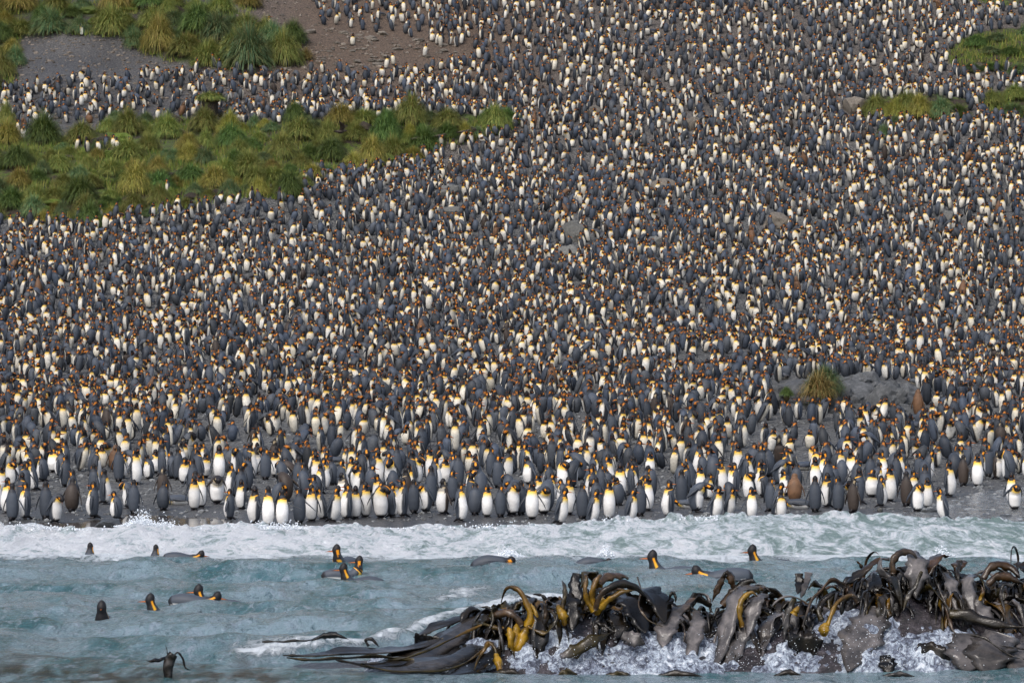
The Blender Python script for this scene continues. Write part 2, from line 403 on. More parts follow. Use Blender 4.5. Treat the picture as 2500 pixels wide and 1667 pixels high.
POSES = {
 # spine points (forward, up, sideways), bill angle, width factor, neck yaw
 'upright':   dict(sp=[(0, .03, 0), (.015, .25, 0), (.0, .5, 0), (-.01, .7, 0), (.005, .88, 0)], bill=4, w=.93),
 'tall':      dict(sp=[(0, .03, 0), (.02, .27, 0), (.0, .54, 0), (-.02, .78, 0), (.01, .97, 0)], bill=25, w=.92),
 'lean':      dict(sp=[(0, .03, 0), (.05, .25, 0), (.09, .5, 0), (.13, .68, 0), (.19, .86, 0)], bill=-2, w=.95),
 'hunch':     dict(sp=[(0, .03, 0), (-.02, .24, 0), (-.01, .45, 0), (.03, .60, 0), (.07, .74, 0)], bill=-8, w=1.0),
 'fat':       dict(sp=[(0, .03, 0), (-.02, .22, 0), (-.01, .42, 0), (.02, .58, 0), (.04, .72, 0)], bill=-15, w=1.12),
 'preen':     dict(sp=[(0, .03, 0), (-.04, .27, 0), (-.02, .52, 0), (.07, .67, 0), (.17, .64, 0), (.19, .52, 0)], bill=-115, w=1.02),
 'preenside': dict(sp=[(0, .03, 0), (-.02, .27, 0), (0, .52, -.01), (.04, .66, .06), (.06, .65, .15), (.05, .54, .19)], bill=-100, w=1.02),
 'up':        dict(sp=[(0, .03, 0), (.02, .27, 0), (.0, .54, 0), (-.01, .76, 0), (.02, .95, 0)], bill=68, w=.94),
 'sleep':     dict(sp=[(0, .03, 0), (-.01, .25, 0), (0, .48, 0), (.02, .62, .03), (-.03, .70, .08)], bill=-10, w=1.1, yaw=150),
 'bow':       dict(sp=[(0, .03, 0), (-.05, .25, 0), (-.03, .46, 0), (.12, .60, 0), (.28, .60, 0), (.36, .52, 0)], bill=-55, w=1.06),
 'prone':     dict(sp=[(-.38, .12, 0), (-.15, .14, 0), (.1, .15, 0), (.28, .20, 0), (.42, .30, 0)], bill=0, w=.92),
 'swim':      dict(sp=[(-.50, -.09, 0), (-.25, -.075, 0), (.0, -.10, 0), (.12, -.02, 0), (.17, .11, 0), (.18, .27, 0)], bill=2, w=.80),
 'swimlow':   dict(sp=[(-.50, -.02, 0), (-.25, -.03, 0), (.0, -.06, 0), (.14, -.02, 0), (.24, .05, 0), (.29, .13, 0)], bill=-4, w=.86),
 'swimup':    dict(sp=[(-.45, -.10, 0), (-.22, -.08, 0), (-.02, -.04, 0), (.08, .08, 0), (.12, .23, 0), (.13, .38, 0)], bill=4, w=.86),
}
def build_penguin(pose, yaw=0, kind='adult', hi=True, flip=12, mirror=False, flipr=None):
    p = POSES[pose]; yaw = yaw + p.get('yaw', 0)
    if hi:
        ts = np.unique(np.concatenate([np.linspace(0, .68, 17), np.linspace(.68, 1, 18)]))
        phis = np.linspace(0, 360, 26, endpoint=False)
    else:
        ts = np.array([.0, .12, .46, .60, .69, .75, .79, .85, .905, .99])
        phis = np.array([0, 36, 62, 79, 116, 180, 244, 281, 298, 324.])
    m_ = 80
    spn = catmull([(s[2], -s[0], s[1]) for s in p['sp']], m_)             # x side, y = -forward, z up
    L = np.concatenate([[0], np.cumsum(np.linalg.norm(np.diff(spn, axis=0), axis=1))]); L /= L[-1]
    cen = np.stack([np.interp(ts, L, spn[:, k]) for k in range(3)], 1)
    tang = np.gradient(spn, axis=0); tang /= np.linalg.norm(tang, axis=1)[:, None]
    tt = np.stack([np.interp(ts, L, tang[:, k]) for k in range(3)], 1); tt /= np.linalg.norm(tt, axis=1)[:, None]
    # transported frame
    flying = pose in ('prone', 'swim', 'swimlow', 'swimup')
    f = np.array([0, -1., 0]) if not flying else np.array([0, 0, -1.])
    Fr = []
    for T in tt:
        f = f - T * f.dot(T); f /= np.linalg.norm(f); Fr.append(f.copy())
    Fr = np.array(Fr); Sr = np.cross(tt, Fr)
    wr = np.interp(ts, RT, RW); dr = np.interp(ts, RT, RD)
    wf = np.where(ts < .66, p['w'], 1 + (p['w'] - 1) * np.clip((.78 - ts) / .12, 0, 1))
    if kind == 'chick': wf = wf * np.interp(ts, [0, .6, .8, 1], [1.12, 1.15, 1.25, 1.15])
    V = []; Cc = []
    for i, t in enumerate(ts):
        ya = R(yaw) * smooth(.68, .80, t)
        F2 = Fr[i] * math.cos(ya) + Sr[i] * math.sin(ya); S2 = np.cross(tt[i], F2)
        off = F2 * .012 * float(np.exp(-((t - .88) / .05) ** 2))
        bel = 1.0 + 0.10 * math.exp(-((t - .3) / .15) ** 2)
        for ph in phis:
            c, s = math.cos(R(ph)), math.sin(R(ph))
            d = dr[i] * (bel if c > 0 else .93)
            V.append(cen[i] + off + wf[i] * (F2 * c * d + S2 * s * wr[i]))
            Cc.append(pcolor(t, ph, kind))
    nph = len(phis); nr = len(ts); F = []
    for i in range(nr - 1):
        for j in range(nph):
            k = (j + 1) % nph
            F.append((i * nph + j, i * nph + k, (i + 1) * nph + k, (i + 1) * nph + j))
    mb = MB(); mb.add(V, F, Cc)
    # bill
    i = int(np.argmin(abs(ts - .875))); ya = R(yaw)
    F2 = Fr[i] * math.cos(ya) + Sr[i] * math.sin(ya); S2 = np.cross(tt[i], F2)
    ba = R(p['bill'])
    if not flying:
        hf = F2.copy()
        hf = np.array([F2[0], F2[1], 0.0]) if abs(F2[2]) < .8 else np.array([Fr[0][0], Fr[0][1], 0])
        hf = hf / (np.linalg.norm(hf) + 1e-9)
    else:
        hf = np.array([math.sin(ya), -math.cos(ya), 0])
    bd = hf * math.cos(ba) + np.array([0, 0, 1.]) * math.sin(ba)
    bs = np.cross(bd, np.array([0, 0, 1.])); bs = bs / (np.linalg.norm(bs) + 1e-9) if np.linalg.norm(bs) > .1 else S2
    bu = np.cross(bs, bd)
    hc = cen[i] + F2 * .012
    bl = .085 if kind == 'chick' else .135
    bw = 1.0 if hi else 1.25
    pts = [(.030, .018, .024), (.058, .013, .016), (.058 + bl * .5, .007, .009), (.058 + bl, .002, .002)]
    BV = []; BC = []
    for q, (ds, ww, hh_) in enumerate(pts if hi else [pts[0], pts[3]]):
        droop = -.012 * (ds / .18) ** 2
        for (u_, v_) in (((0, 1), (1, 0), (0, -1), (-1, 0))):
            BV.append(hc + bd * ds + bu * (droop + v_ * hh_ * bw) + bs * u_ * ww * bw)
            orange = (v_ <= 0) and (q == 1 or (hi and q == 2)) and kind in ('adult', 'swimmer')
            BC.append(np.array([.75, .22, .05]) if orange else BLACK)
    nb = len(BV) // 4
    BF = [(r * 4 + j, r * 4 + (j + 1) % 4, (r + 1) * 4 + (j + 1) % 4, (r + 1) * 4 + j) for r in range(nb - 1) for j in range(4)]
    mb.add(BV, BF, BC)
    # flippers
    i = int(np.argmin(abs(ts - .60))); T = tt[i]
    fls = {-1: flip, 1: flip if flipr is None else flipr}
    backc = {'brown': BROWN * .8, 'dark': SLATE * .5, 'chick': CHICK * .7}.get(kind, SLATE * .72)
    for sgn in (-1, 1):
        an = R(fls[sgn]); side = Sr[i] * sgn
        root = cen[i] + side * wr[i] * wf[i] * .98 - Fr[i] * .005
        dn = -T * math.cos(an) + side * math.sin(an)
        thn = np.cross(dn, Fr[i]); thn /= np.linalg.norm(thn)
        if thn.dot(side) < 0: thn = -thn
        segs = [(0, .030, .014), (.25, .042, .016), (.6, .040, .012), (.88, .026, .008), (1, .006, .003)] if hi else [(0, .034, .014), (.5, .042, .014), (1, .008, .004)]
        FV = []; FC = []; Lf = .34
        for (u, hw, th) in segs:
            cpt = root + dn * Lf * u + side * .035 * math.sin(u * 2.2) * (1 if fls[sgn] < 30 else .2) - Fr[i] * .02 * u
            for (a1, b1) in ((1, 0), (0, 1), (-1, 0), (0, -1)):
                FV.append(cpt + Fr[i] * hw * a1 + thn * th * b1)
                FC.append(backc if b1 >= 0 and a1 <= 0 else (backc * .8 if b1 >= 0 else (WHITE * .7 if fls[sgn] > 25 else backc * .9)))
        nb = len(segs)
        FF = [(r * 4 + j, r * 4 + (j + 1) % 4, (r + 1) * 4 + (j + 1) % 4, (r + 1) * 4 + j) for r in range(nb - 1) for j in range(4)]
        mb.add(FV, FF, FC)
    # feet and tail
    if not flying:
        for sgn in (-1, 1):
            x0 = sgn * .055
            V8 = []
            for (yy, ww, zz) in ((.03, .025, .06), (-.05, .03, .035), (-.14, .045, .012)):
                V8 += [(x0 - ww, yy, 0), (x0 + ww, yy, 0), (x0 + ww * .7, yy, zz), (x0 - ww * .7, yy, zz)]
            nb = 3
            FF = [(r * 4 + j, r * 4 + (j + 1) % 4, (r + 1) * 4 + (j + 1) % 4, (r + 1) * 4 + j) for r in range(nb - 1) for j in range(4)] + [(8, 9, 10, 11)]
            if hi: mb.add(V8, FF, BLACK * 1.5)
        if hi:
            TV = [(-.035, .07, .12), (.035, .07, .12), (.02, .2, .0), (-.02, .2, .0), (-.03, .05, .05), (.03, .05, .05)]
            TF = [(0, 1, 2, 3), (4, 3, 2, 5), (0, 3, 4, 0), (1, 5, 2, 1)]
            mb.add(TV, TF, BLACK * 1.4)
    V, F, Cc = mb.arrays()
    if mirror:
        V = V * np.array([-1, 1, 1]); F = F[:, ::-1]
    return V, F, Cc

mpen, n, b = newmat('plumage')
a = attr(n); oi = N(n, 'ShaderNodeObjectInfo')
nz = noise_(n, texco(n), 14, 5, 0.7)
rv = math_(n, 'MULTIPLY_ADD', oi.outputs['Random'], 0.34, 0.80)
k = math_(n, 'MULTIPLY', rv, math_(n, 'MULTIPLY_ADD', nz, 0.5, 0.77))
hs = N(n, 'ShaderNodeHueSaturation'); n.links.new(a.outputs['Color'], hs.inputs['Color']); n.links.new(k, hs.inputs['Value'])
n.links.new(hs.outputs[0], b.inputs['Base Color']); b.inputs['Roughness'].default_value = 0.55
b.inputs['Specular IOR Level'].default_value = 0.35
bump(n, b, noise_(n, texco(n), 60, 3, 0.6), 0.25, 0.004)

mesh_cache = {}
def pen_mesh(key):
    if key not in mesh_cache:
        pose, yaw, kind, flip, mir, flr = key
        V, F, Cc = build_penguin(pose, yaw, kind, True, flip, mir, flr)
        me = mesh_np('king_penguin', V, F, Cc); me.materials.append(mpen); mesh_cache[key] = me
    return mesh_cache[key]

# ------------------------------------------------------------------ rocks
ORD = ['first', 'second', 'third', 'fourth', 'fifth', 'sixth', 'seventh', 'eighth', 'ninth', 'tenth', 'eleventh', 'twelfth', 'thirteenth', 'fourteenth',
       'fifteenth', 'sixteenth', 'seventeenth', 'eighteenth', 'nineteenth', 'twentieth']
def ordn(i):
    if i < 20: return ORD[i]
    tens = ['twentieth', 'thirtieth', 'fortieth', 'fiftieth', 'sixtieth']; tn = ['twenty', 'thirty', 'forty', 'fifty', 'sixty']
    q, r_ = divmod(i + 1, 10)
    return tens[q - 2] if r_ == 0 else tn[q - 2] + '-' + ORD[r_ - 1]

def ico(sub):
    import bmesh
    bm = bmesh.new(); bmesh.ops.create_icosphere(bm, subdivisions=sub, radius=1.0)
    V = np.array([v.co[:] for v in bm.verts]); F = np.array([[v.index for v in f.verts] for f in bm.faces]); bm.free()
    return V, F
ICO1, ICO2, ICO3, ICO4 = ico(1), ico(2), ico(3), ico(4)
def rock_arr(seed, sub=ICO3, rough=.28, flat=.6):
    V, F = sub; r = random.Random(seed); off = Vector((r.uniform(-50, 50), r.uniform(-50, 50), r.uniform(-50, 50)))
    out = []
    planes = []
    for i in range(9):
        d = Vector((r.gauss(0, 1), r.gauss(0, 1), r.gauss(0, 1))).normalized(); planes.append((d, r.uniform(.62, .92)))
    for v in V:
        p = Vector(v)
        k = 1 + rough * mnoise.fractal(p * 1.6 + off, 1.0, 2.0, 4)
        p = p * k
        for d, h in planes:
            e = p.dot(d) - h
            if e > 0: p -= d * e * .88
        out.append((p.x, p.y, p.z * flat))
    return np.array(out), F
def rockmat(name, c0, c1, c2, rough=.85, sc_=6):
    m, n, b = newmat(name); v = texco(n)
    x = noise_(n, v, sc_, 8, .72); y = noise_(n, v, sc_ * .35, 3, .6)
    oi = N(n, 'ShaderNodeObjectInfo')
    c = ramp(n, x, [(.3, c0), (.52, c1), (.72, c2)])
    c = mix(n, math_(n, 'MULTIPLY', y, .6), c, c1)
    hs = N(n, 'ShaderNodeHueSaturation'); n.links.new(c, hs.inputs['Color']); n.links.new(math_(n, 'MULTIPLY_ADD', oi.outputs['Random'], .5, .75), hs.inputs['Value'])
    n.links.new(hs.outputs[0], b.inputs['Base Color']); b.inputs['Roughness'].default_value = rough
    bump(n, b, x, .8, .06); return m
mrock = rockmat('grey_rock', (.05, .05, .05), (.13, .13, .12), (.24, .235, .22))
mrockb = rockmat('brown_rock', (.06, .05, .04), (.15, .13, .105), (.26, .235, .2))
mpeat = rockmat('peat', (.012, .009, .006), (.035, .025, .016), (.07, .055, .03), sc_=9)
mcrag = rockmat('outcrop_rock', (.025, .027, .03), (.085, .09, .095), (.20, .205, .21), sc_=3.5)
mwet = rockmat('wet_rock', (.02, .022, .025), (.06, .065, .07), (.12, .125, .13), .3)

occ = []            # world discs that penguins keep clear of: x, y, r
rock_meshes = [None] * 7
def place_rock(px, py, wpx, hfrac=.6, mat=None, name='boulder', label=None, group=None, seed=None, cat='rock', depth=.8, clear=.75):
    X, Y, Z = ground_px(px, py); X, Y, Z = X[0], Y[0], Z[0]
    s = wpx * Y / FPX / 2
    i = (seed if seed is not None else rnd.randrange(7)) % 7
    key = (i, mat.name)
    if key not in mesh_cache:
        V, F = rock_arr(i * 7 + 3); me = mesh_np(name, V, F, None, False); me.materials.append(mat); mesh_cache[key] = me
    o = link(name, mesh_cache[key]); o.location = (X, Y + s * .3, Z + s * hfrac * .25); o.scale = (s, s * depth, s * hfrac / .6)
    o.rotation_euler = (rnd.uniform(-.15, .15), rnd.uniform(-.1, .1), rnd.uniform(0, 6.3))
    tag(o, label, cat, group)
    occ.append((X, Y + s * .3, s * clear)); return o

BOULD = [(1089, 490, 80, 'grey'), (1400, 588, 78, 'grey'), (1390, 640, 72, 'grey'), (1618, 468, 74, 'tan'), (1905, 556, 72, 'tan'), (2310, 545, 52, 'grey'), (1100, 905, 62, 'mossy'),
         (1902, 890, 60, 'grey'), (2088, 278, 66, 'tan'), (1455, 285, 44, 'tan'), (1690, 318, 50, 'tan'), (1092, 535, 60, 'grey'), (2280, 905, 40, 'tan'), (700, 1000, 42, 'grey'),
         (1600, 600, 44, 'grey'), (1950, 850, 44, 'tan'), (880, 925, 40, 'grey'), (2300, 340, 44, 'tan')]
for i, (px, py, wp, tone) in enumerate(BOULD):
    reg = 'upper' if py < 400 else ('middle' if py < 700 else 'lower')
    place_rock(px, py, wp * 1.15, .85, mrock if tone != 'tan' else mrockb, 'boulder', None)
    o_ = C.objects[-1]; o_['bl'] = f'{reg}|{tone}|{px}'
def relabel(objs, fmt, key, cat=None):
    """label alike things by place in their own small set; fmt gets ordinal"""
    bk = {}
    for o, px in objs: bk.setdefault(key(o), []).append((px, o))
    for k_, L in bk.items():
        L.sort(key=lambda q: q[0])
        for i, (px, o) in enumerate(L):
            if len(L) == 1: s = fmt(k_, 'the only')
            else: s = fmt(k_, ordn(i) + ' from left of ' + str(len(L)) if False else ordn(i) + ' from left')
            o['label'] = s
bl = [(o, float(o['bl'].split('|')[2])) for o in C.objects if 'bl' in o]
relabel(bl, lambda k_, q: f"{k_[1]} rounded boulder among the penguins of the {k_[0]} colony, {q}" if q != 'the only' else f"the only {k_[1]} rounded boulder among the penguins of the {k_[0]} colony", lambda o: tuple(o['bl'].split('|')[:2]))
for o, _ in bl: del o['bl']; o['group'] = 'boulders between the penguins'

# rocks at the water's edge
EDGE = [(1712, 1275, 92, .42, 'low smooth grey rock behind the surf with a penguin leaning beside it'), (2272, 1252, 52, .35, 'small dark rock in the stream mouth beside the penguin facing left'),
        (2012, 1262, 26, .6, 'small upright grey stone at the surf edge right of the leaning penguins'), (2382, 1272, 52, .35, 'dark wet rock low in the stream close to the surf'),
        (262, 1292, 90, .4, 'smooth dark wet rock behind the splash at the left'), (2148, 1250, 27, .9, 'round pale stone in front of a penguin at the stream edge'),
        (2455, 1262, 40, .3, 'dark wet rock low in the stream at the right edge')]
for i, (px, py, wp, hf, lab) in enumerate(EDGE):
    place_rock(px, min(py, 1288), wp, hf, mwet if i not in (0, 5) else mrock, 'shore_rock', lab, None, i + 1, 'rock', .5)

# rocky outcrop with its grass tuft
ocX, ocY, ocZ = [float(v[0]) for v in ground_px(2050, 1002)]
oc = bpy.data.objects.new('rock_outcrop', None); C.objects.link(oc); oc.location = (ocX, ocY, ocZ - .18)
tag(oc, 'cracked grey rock outcrop with grass tufts, rising among the penguins at the lower right', 'rock outcrop')
for i, (px, py, wp, hp, dy) in enumerate([(1905, 985, 110, 70, 0), (1965, 960, 120, 80, 1.2), (2035, 985, 130, 95, .6), (2100, 975, 120, 100, .9), (2165, 985, 130, 105, .5), (2215, 975, 90, 75, 1.0),
                                          (1935, 1000, 90, 45, -.6), (2060, 1008, 120, 42, -.7), (2150, 1010, 110, 40, -.8), (2010, 940, 90, 60, 2.0), (2130, 935, 110, 60, 2.1), (2215, 1000, 80, 40, -.4)]):
    hp *= 1.12; V, F = rock_arr(100 + i, ICO4, .42, 1.0)
    me = mesh_np('boulder', V, F, None, False); me.materials.append(mcrag)
    o = link('boulder', me, None, oc)
    k_ = ocY / FPX
    o.location = ((px - 2050) * k_, dy, (1002 - py) * k_ + hp * k_ * .1); o.scale = (wp * k_ / 2, wp * k_ * .42, hp * k_ / 2); o.rotation_euler = (0, 0, rnd.uniform(-.5, .5))
for q in range(-2, 3): occ.append((ocX + q * 1.1, ocY + .6, 1.25))

# loose stones on the bare slopes: big ones things, small ones stuff
slopes = [(rnd.uniform(650, 1250), rnd.uniform(60, 175)) for i in range(110)] + [(rnd.uniform(40, 330), rnd.uniform(85, 190)) for i in range(60)]
big = []
for px, py in slopes:
    if in_poly([px], [py], TUSS_UP)[0] or not in_poly([px], [py], BARE_UP)[0]: continue
    big.append((px, py))
big = big[:46]
bst = []
for i, (px, py) in enumerate(big):
    tone = 'brown' if px > 550 else 'grey'
    o = place_rock(px, py, rnd.uniform(14, 34), rnd.uniform(.35, .55), mrockb if tone == 'brown' else mrock, 'stone', 'x', 'stones on the bare slope', clear=.4)
    row = 'upper' if py < 105 else ('middle' if py < 140 else 'lower'); o['k'] = tone + '|' + row; bst.append((o, px))
relabel(bst, lambda k_, q: f"{k_.split('|')[0]} stone, {q.replace(' from left','')} in {k_.split('|')[1]} row of the bare {'earth slope' if 'brown' in k_ else 'mud flat'}", lambda o: o['k'])
for o, _ in bst: del o['k']

def scatter_pebbles(name, pts, smin, smax, mat, flat=.55):
    V0, F0 = ICO1; pts = np.array(pts); n_ = len(pts)
    V0 = V0[:]; s = rng.uniform(smin, smax, n_) ** 1.0 * rng.choice([.6, .8, 1, 1.5], n_)
    ang = rng.uniform(0, 6.28, n_); ca, sa = np.cos(ang), np.sin(ang)
    J = 1 + rng.uniform(-.25, .25, (n_, len(V0), 1)); VV = V0[None] * J * np.stack([s, s * .7, s * flat], -1)[:, None, :]
    X_ = VV[..., 0] * ca[:, None] - VV[..., 1] * sa[:, None]; Y_ = VV[..., 0] * sa[:, None] + VV[..., 1] * ca[:, None]
    VV = np.stack([X_, Y_, VV[..., 2]], -1) + pts[:, None, :]
    FF = F0[None] + (np.arange(n_) * len(V0))[:, None, None]
    cc = np.repeat(rng.uniform(.55, 1.6, n_)[:, None] * np.ones((1, 3)), len(V0), 0)
    o = link(name, mesh_np(name, VV.reshape(-1, 3), FF.reshape(-1, 3), cc, False), mat); tag(o, kind='stuff')
def pebmat(name, col):
    m, n, b = newmat(name); a = attr(n); x = noise_(n, texco(n), 12, 4, .6)
    n.links.new(mix(n, 1.0, a.outputs['Color'], ramp(n, x, [(.3, tuple(c * .6 for c in col)), (.7, tuple(c * 1.3 for c in col))]), 'MULTIPLY'), b.inputs['Base Color']); b.inputs['Roughness'].default_value = .7; return m
pp = []
Y_ = rng.uniform(99.5, 150, 5500); X_ = rng.uniform(-1, 1, 5500) * (Y_ * .146 + .5); pp = np.stack([X_, Y_, height(X_, Y_) + .01], -1)
scatter_pebbles('beach_pebbles', pp, .03, .09, pebmat('pebble_grey', (.15, .157, .16)))
px_, py_ = rng.uniform(0, 1300, 5200), rng.uniform(-20, 330, 5200)
ok = in_poly(px_, py_, BARE_UP) & ~in_poly(px_, py_, TUSS_UP) | (in_poly(px_, py_, [(0, 200), (700, 170), (700, 300), (250, 320), (0, 345)]))
X_, Y_, Z_ = ground_px(px_[ok], py_[ok])
scatter_pebbles('slope_gravel', np.stack([X_, Y_, Z_ + .01], -1), .05, .16, pebmat('pebble_brown', (.15, .125, .10)))

# the pool of wet sand and the stream
def sheet(name, poly, dz, mat, res=.25):
    P_ = np.array(poly, float); X, Y, Z = ground_px(P_[:, 0], P_[:, 1])
    xs = np.arange(X.min(), X.max() + res, res); ys = np.arange(Y.min(), Y.max() + res, res * 2)
    A, B_ = np.meshgrid(xs, ys); H_ = height(A, B_) + dz
    q1, q2 = proj(A, B_, H_); ins = in_poly(q1 + 8 * fbm(A, B_, 5, 2), q2 + 5 * fbm(A, B_, 15, 2), poly)
    H_ = np.where(ins, H_, H_ - dz - .10)
    o = link(name, mesh_np(name, np.stack([A, B_, H_], -1).reshape(-1, 3), grid_faces(len(xs), len(ys))), mat); tag(o, kind='structure')
m, n, b = newmat('wet_sand'); b.inputs['Roughness'].default_value = .12; x = noise_(n, texco(n, (1, .5, 1)), 3, 5, .6)
n.links.new(ramp(n, x, [(.3, (.05, .043, .04)), (.7, (.09, .08, .074))]), b.inputs['Base Color']); bump(n, b, x, .15, .02)
sheet('pool', [(40, 1300), (60, 1278), (240, 1268), (330, 1252), (545, 1262), (620, 1290), (600, 1310), (40, 1312)], .012, m)
m, n, b = newmat('stream_water'); b.inputs['Roughness'].default_value = .15
x = noise_(n, texco(n, (1, .35, 1)), 4, 7, .7, .6)
n.links.new(ramp(n, x, [(.40, (.05, .055, .06)), (.56, (.14, .15, .155)), (.66, (.55, .6, .63))]), b.inputs['Base Color']); bump(n, b, x, .9, .08)
sheet('stream', [(2090, 1275), (2180, 1250), (2290, 1222), (2400, 1196), (2560, 1180), (2900, 1170), (2900, 1290), (2090, 1285)], .03, m)

# ------------------------------------------------------------------ tussock grass
mgrass, n, b = newmat('tussock_grass'); a = attr(n); oi = N(n, 'ShaderNodeObjectInfo')
hs = N(n, 'ShaderNodeHueSaturation'); n.links.new(a.outputs['Color'], hs.inputs['Color'])
n.links.new(math_(n, 'MULTIPLY_ADD', oi.outputs['Random'], .6, .85), hs.inputs['Value']); n.links.new(math_(n, 'MULTIPLY_ADD', oi.outputs['Random'], .04, .48), hs.inputs['Hue'])
n.links.new(hs.outputs[0], b.inputs['Base Color']); b.inputs['Roughness'].default_value = .6
b.inputs['Specular IOR Level'].default_value = .25

def grass_mesh(name, seed, cols, n_bl=1500, R0=1.0, H0=1.0, droop=1.0, wid=.022, trunk=False, lenf=1.0):
    r = np.random.default_rng(seed)
    th = r.uniform(0, 2 * np.pi, n_bl); rad = np.sqrt(r.uniform(0, 1, n_bl)) * R0 * .52
    el = np.clip(1.35 - rad / (R0 * .52) * .85 + r.normal(0, .28, n_bl), .05, 1.5); crv = r.uniform(.45, 1.5, (n_bl, 1))
    L = (0.75 + .45 * r.uniform(0, 1, n_bl)) * lenf
    d = np.stack([np.cos(th) * np.cos(el), np.sin(th) * np.cos(el), np.sin(el)], -1)
    z0 = H0 * (.55 - .35 * (rad / (R0 * .52)) ** 2)
    p = np.stack([np.cos(th) * rad, np.sin(th) * rad, z0], -1)
    k = 5; side = np.stack([-np.sin(th + r.normal(0, .6, n_bl)), np.cos(th), 0 * th], -1)
    V = np.zeros((n_bl, k * 2, 3)); cc = np.zeros((n_bl, k * 2, 3))
    tint = np.array(cols)[r.integers(0, len(cols), n_bl)] * r.uniform(.7, 1.35, (n_bl, 1))
    for i in range(k):
        ww = wid * (1 - (i / (k - 1)) ** 1.5 * .85) * (1 if i else .8)
        V[:, 2 * i] = p - side * ww; V[:, 2 * i + 1] = p + side * ww
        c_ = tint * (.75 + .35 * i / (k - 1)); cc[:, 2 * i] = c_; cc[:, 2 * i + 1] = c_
        p = p + d * (L / (k - 1))[:, None]
        d = d + np.array([0, 0, -1.]) * (.50 * droop) * (0.5 + i * .40) * crv; d /= np.linalg.norm(d, axis=1)[:, None]
    F = []
    base = (np.arange(n_bl) * 2 * k)[:, None, None]
    q = np.array([[2 * i, 2 * i + 1, 2 * i + 3, 2 * i + 2] for i in range(k - 1)])
    F = (base + q[None]).reshape(-1, 4)
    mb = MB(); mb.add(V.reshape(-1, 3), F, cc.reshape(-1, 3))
    # peaty core under the blades
    Vc, Fc = rock_arr(seed, ICO2, .2, 1.0); Vc = Vc * np.array([R0 * .6, R0 * .6, H0 * .62]); Vc[:, 2] += .05
    mb.add(Vc, Fc, np.array([.045, .035, .014]))
    if trunk:
        Vt, Ft = rock_arr(seed + 1, ICO2, .3, 1.0); Vt = Vt * np.array([R0 * .36, R0 * .36, .8]); Vt[:, 2] -= .5; mb.add(Vt, Ft, np.array([.07, .045, .025]))
    return mb.mesh(name, True)
GCOL = {'blue-green': [(.09, .17, .075), (.07, .14, .065), (.15, .19, .075), (.18, .18, .07)],
        'olive': [(.19, .21, .05), (.15, .19, .045), (.26, .24, .07), (.11, .15, .04)],
        'yellowish': [(.28, .25, .05), (.22, .21, .045), (.33, .27, .08), (.16, .17, .04)],
        'fresh green': [(.09, .15, .035), (.075, .13, .035), (.13, .18, .045), (.06, .10, .03)],
        'straw': [(.26, .19, .07), (.18, .14, .05), (.10, .11, .03), (.20, .12, .04)]}
gmesh = {}
for ci, (nm, cl) in enumerate(GCOL.items()):
    for v_ in range(2):
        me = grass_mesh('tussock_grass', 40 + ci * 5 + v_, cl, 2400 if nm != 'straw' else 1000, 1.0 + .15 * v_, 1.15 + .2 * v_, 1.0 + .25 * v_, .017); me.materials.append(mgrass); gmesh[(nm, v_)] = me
tuss = []
def tussock(px, py, wpx, hpx, col, v_=None, lab=None, cl=True):
    X, Y, Z = [float(q[0]) for q in ground_px(px, py)]
    k_ = Y / FPX; v_ = rnd.randrange(2) if v_ is None else v_
    o = link('grass_tussock', gmesh[(col, v_)]); sx = wpx * k_ / 2.3; sz = hpx * k_ / 1.25
    o.location = (X, Y + sx * .5, Z - .04); o.scale = (sx, sx * .9, sz); o.rotation_euler = (0, 0, rnd.uniform(0, 6.28))
    tag(o, lab, 'grass tuft', 'tussock grass clumps'); o['q'] = col; tuss.append((o, px, py)); 
    if cl: occ.append((X, Y + sx * .5, sx * .85))
    return o
# landmark clumps first
LM = [(605, 172, 118, 105, 'blue-green', 'huge drooping blue-green tussock clump at the lower edge of the upper left green slope'),
      (690, 160, 90, 75, 'olive', 'olive tussock clump just right of the huge drooping one at upper left'),
      (720, 300, 62, 48, 'fresh green', 'small green tussock clump standing alone among penguins above the green terrace'),
      (705, 485, 84, 62, 'fresh green', 'round green tussock clump alone at the terrace foot beside penguins'),
      (217, 558, 72, 60, 'fresh green', 'round fresh green tussock clump overhanging the colony at the lower left terrace edge'),
      (385, 130, 84, 80, 'yellowish', 'yellowish drooping tussock clump with bare skirt at upper left'),
      (120, 88, 90, 60, 'blue-green', 'blue-green spreading tussock clump at the far upper left'),
      (270, 90, 84, 70, 'olive', 'grey-olive drooping tussock clump above the bare mud at upper left'),
      (530, 105, 90, 72, 'blue-green', 'blue-green tussock clump behind the huge drooping one'),
      (600, 90, 90, 55, 'olive', 'olive tussock clump behind and above the huge drooping one'),
      (12, 325, 52, 66, 'olive', 'drooping olive tussock clump at the left edge below the mud flat'),
      (310, 330, 84, 62, 'olive', 'large fountain-shaped olive tussock clump at the top of the terrace'),
      (405, 340, 72, 58, 'olive', 'fountain-shaped tussock clump right of the large one atop the terrace'),
      (745, 150, 46, 32, 'straw', 'pale dry tuft on the brown earth right of the upper green slope')]
for px, py, wp, hp, c_, lab in LM: tussock(px, py, wp, hp, c_, None, lab)
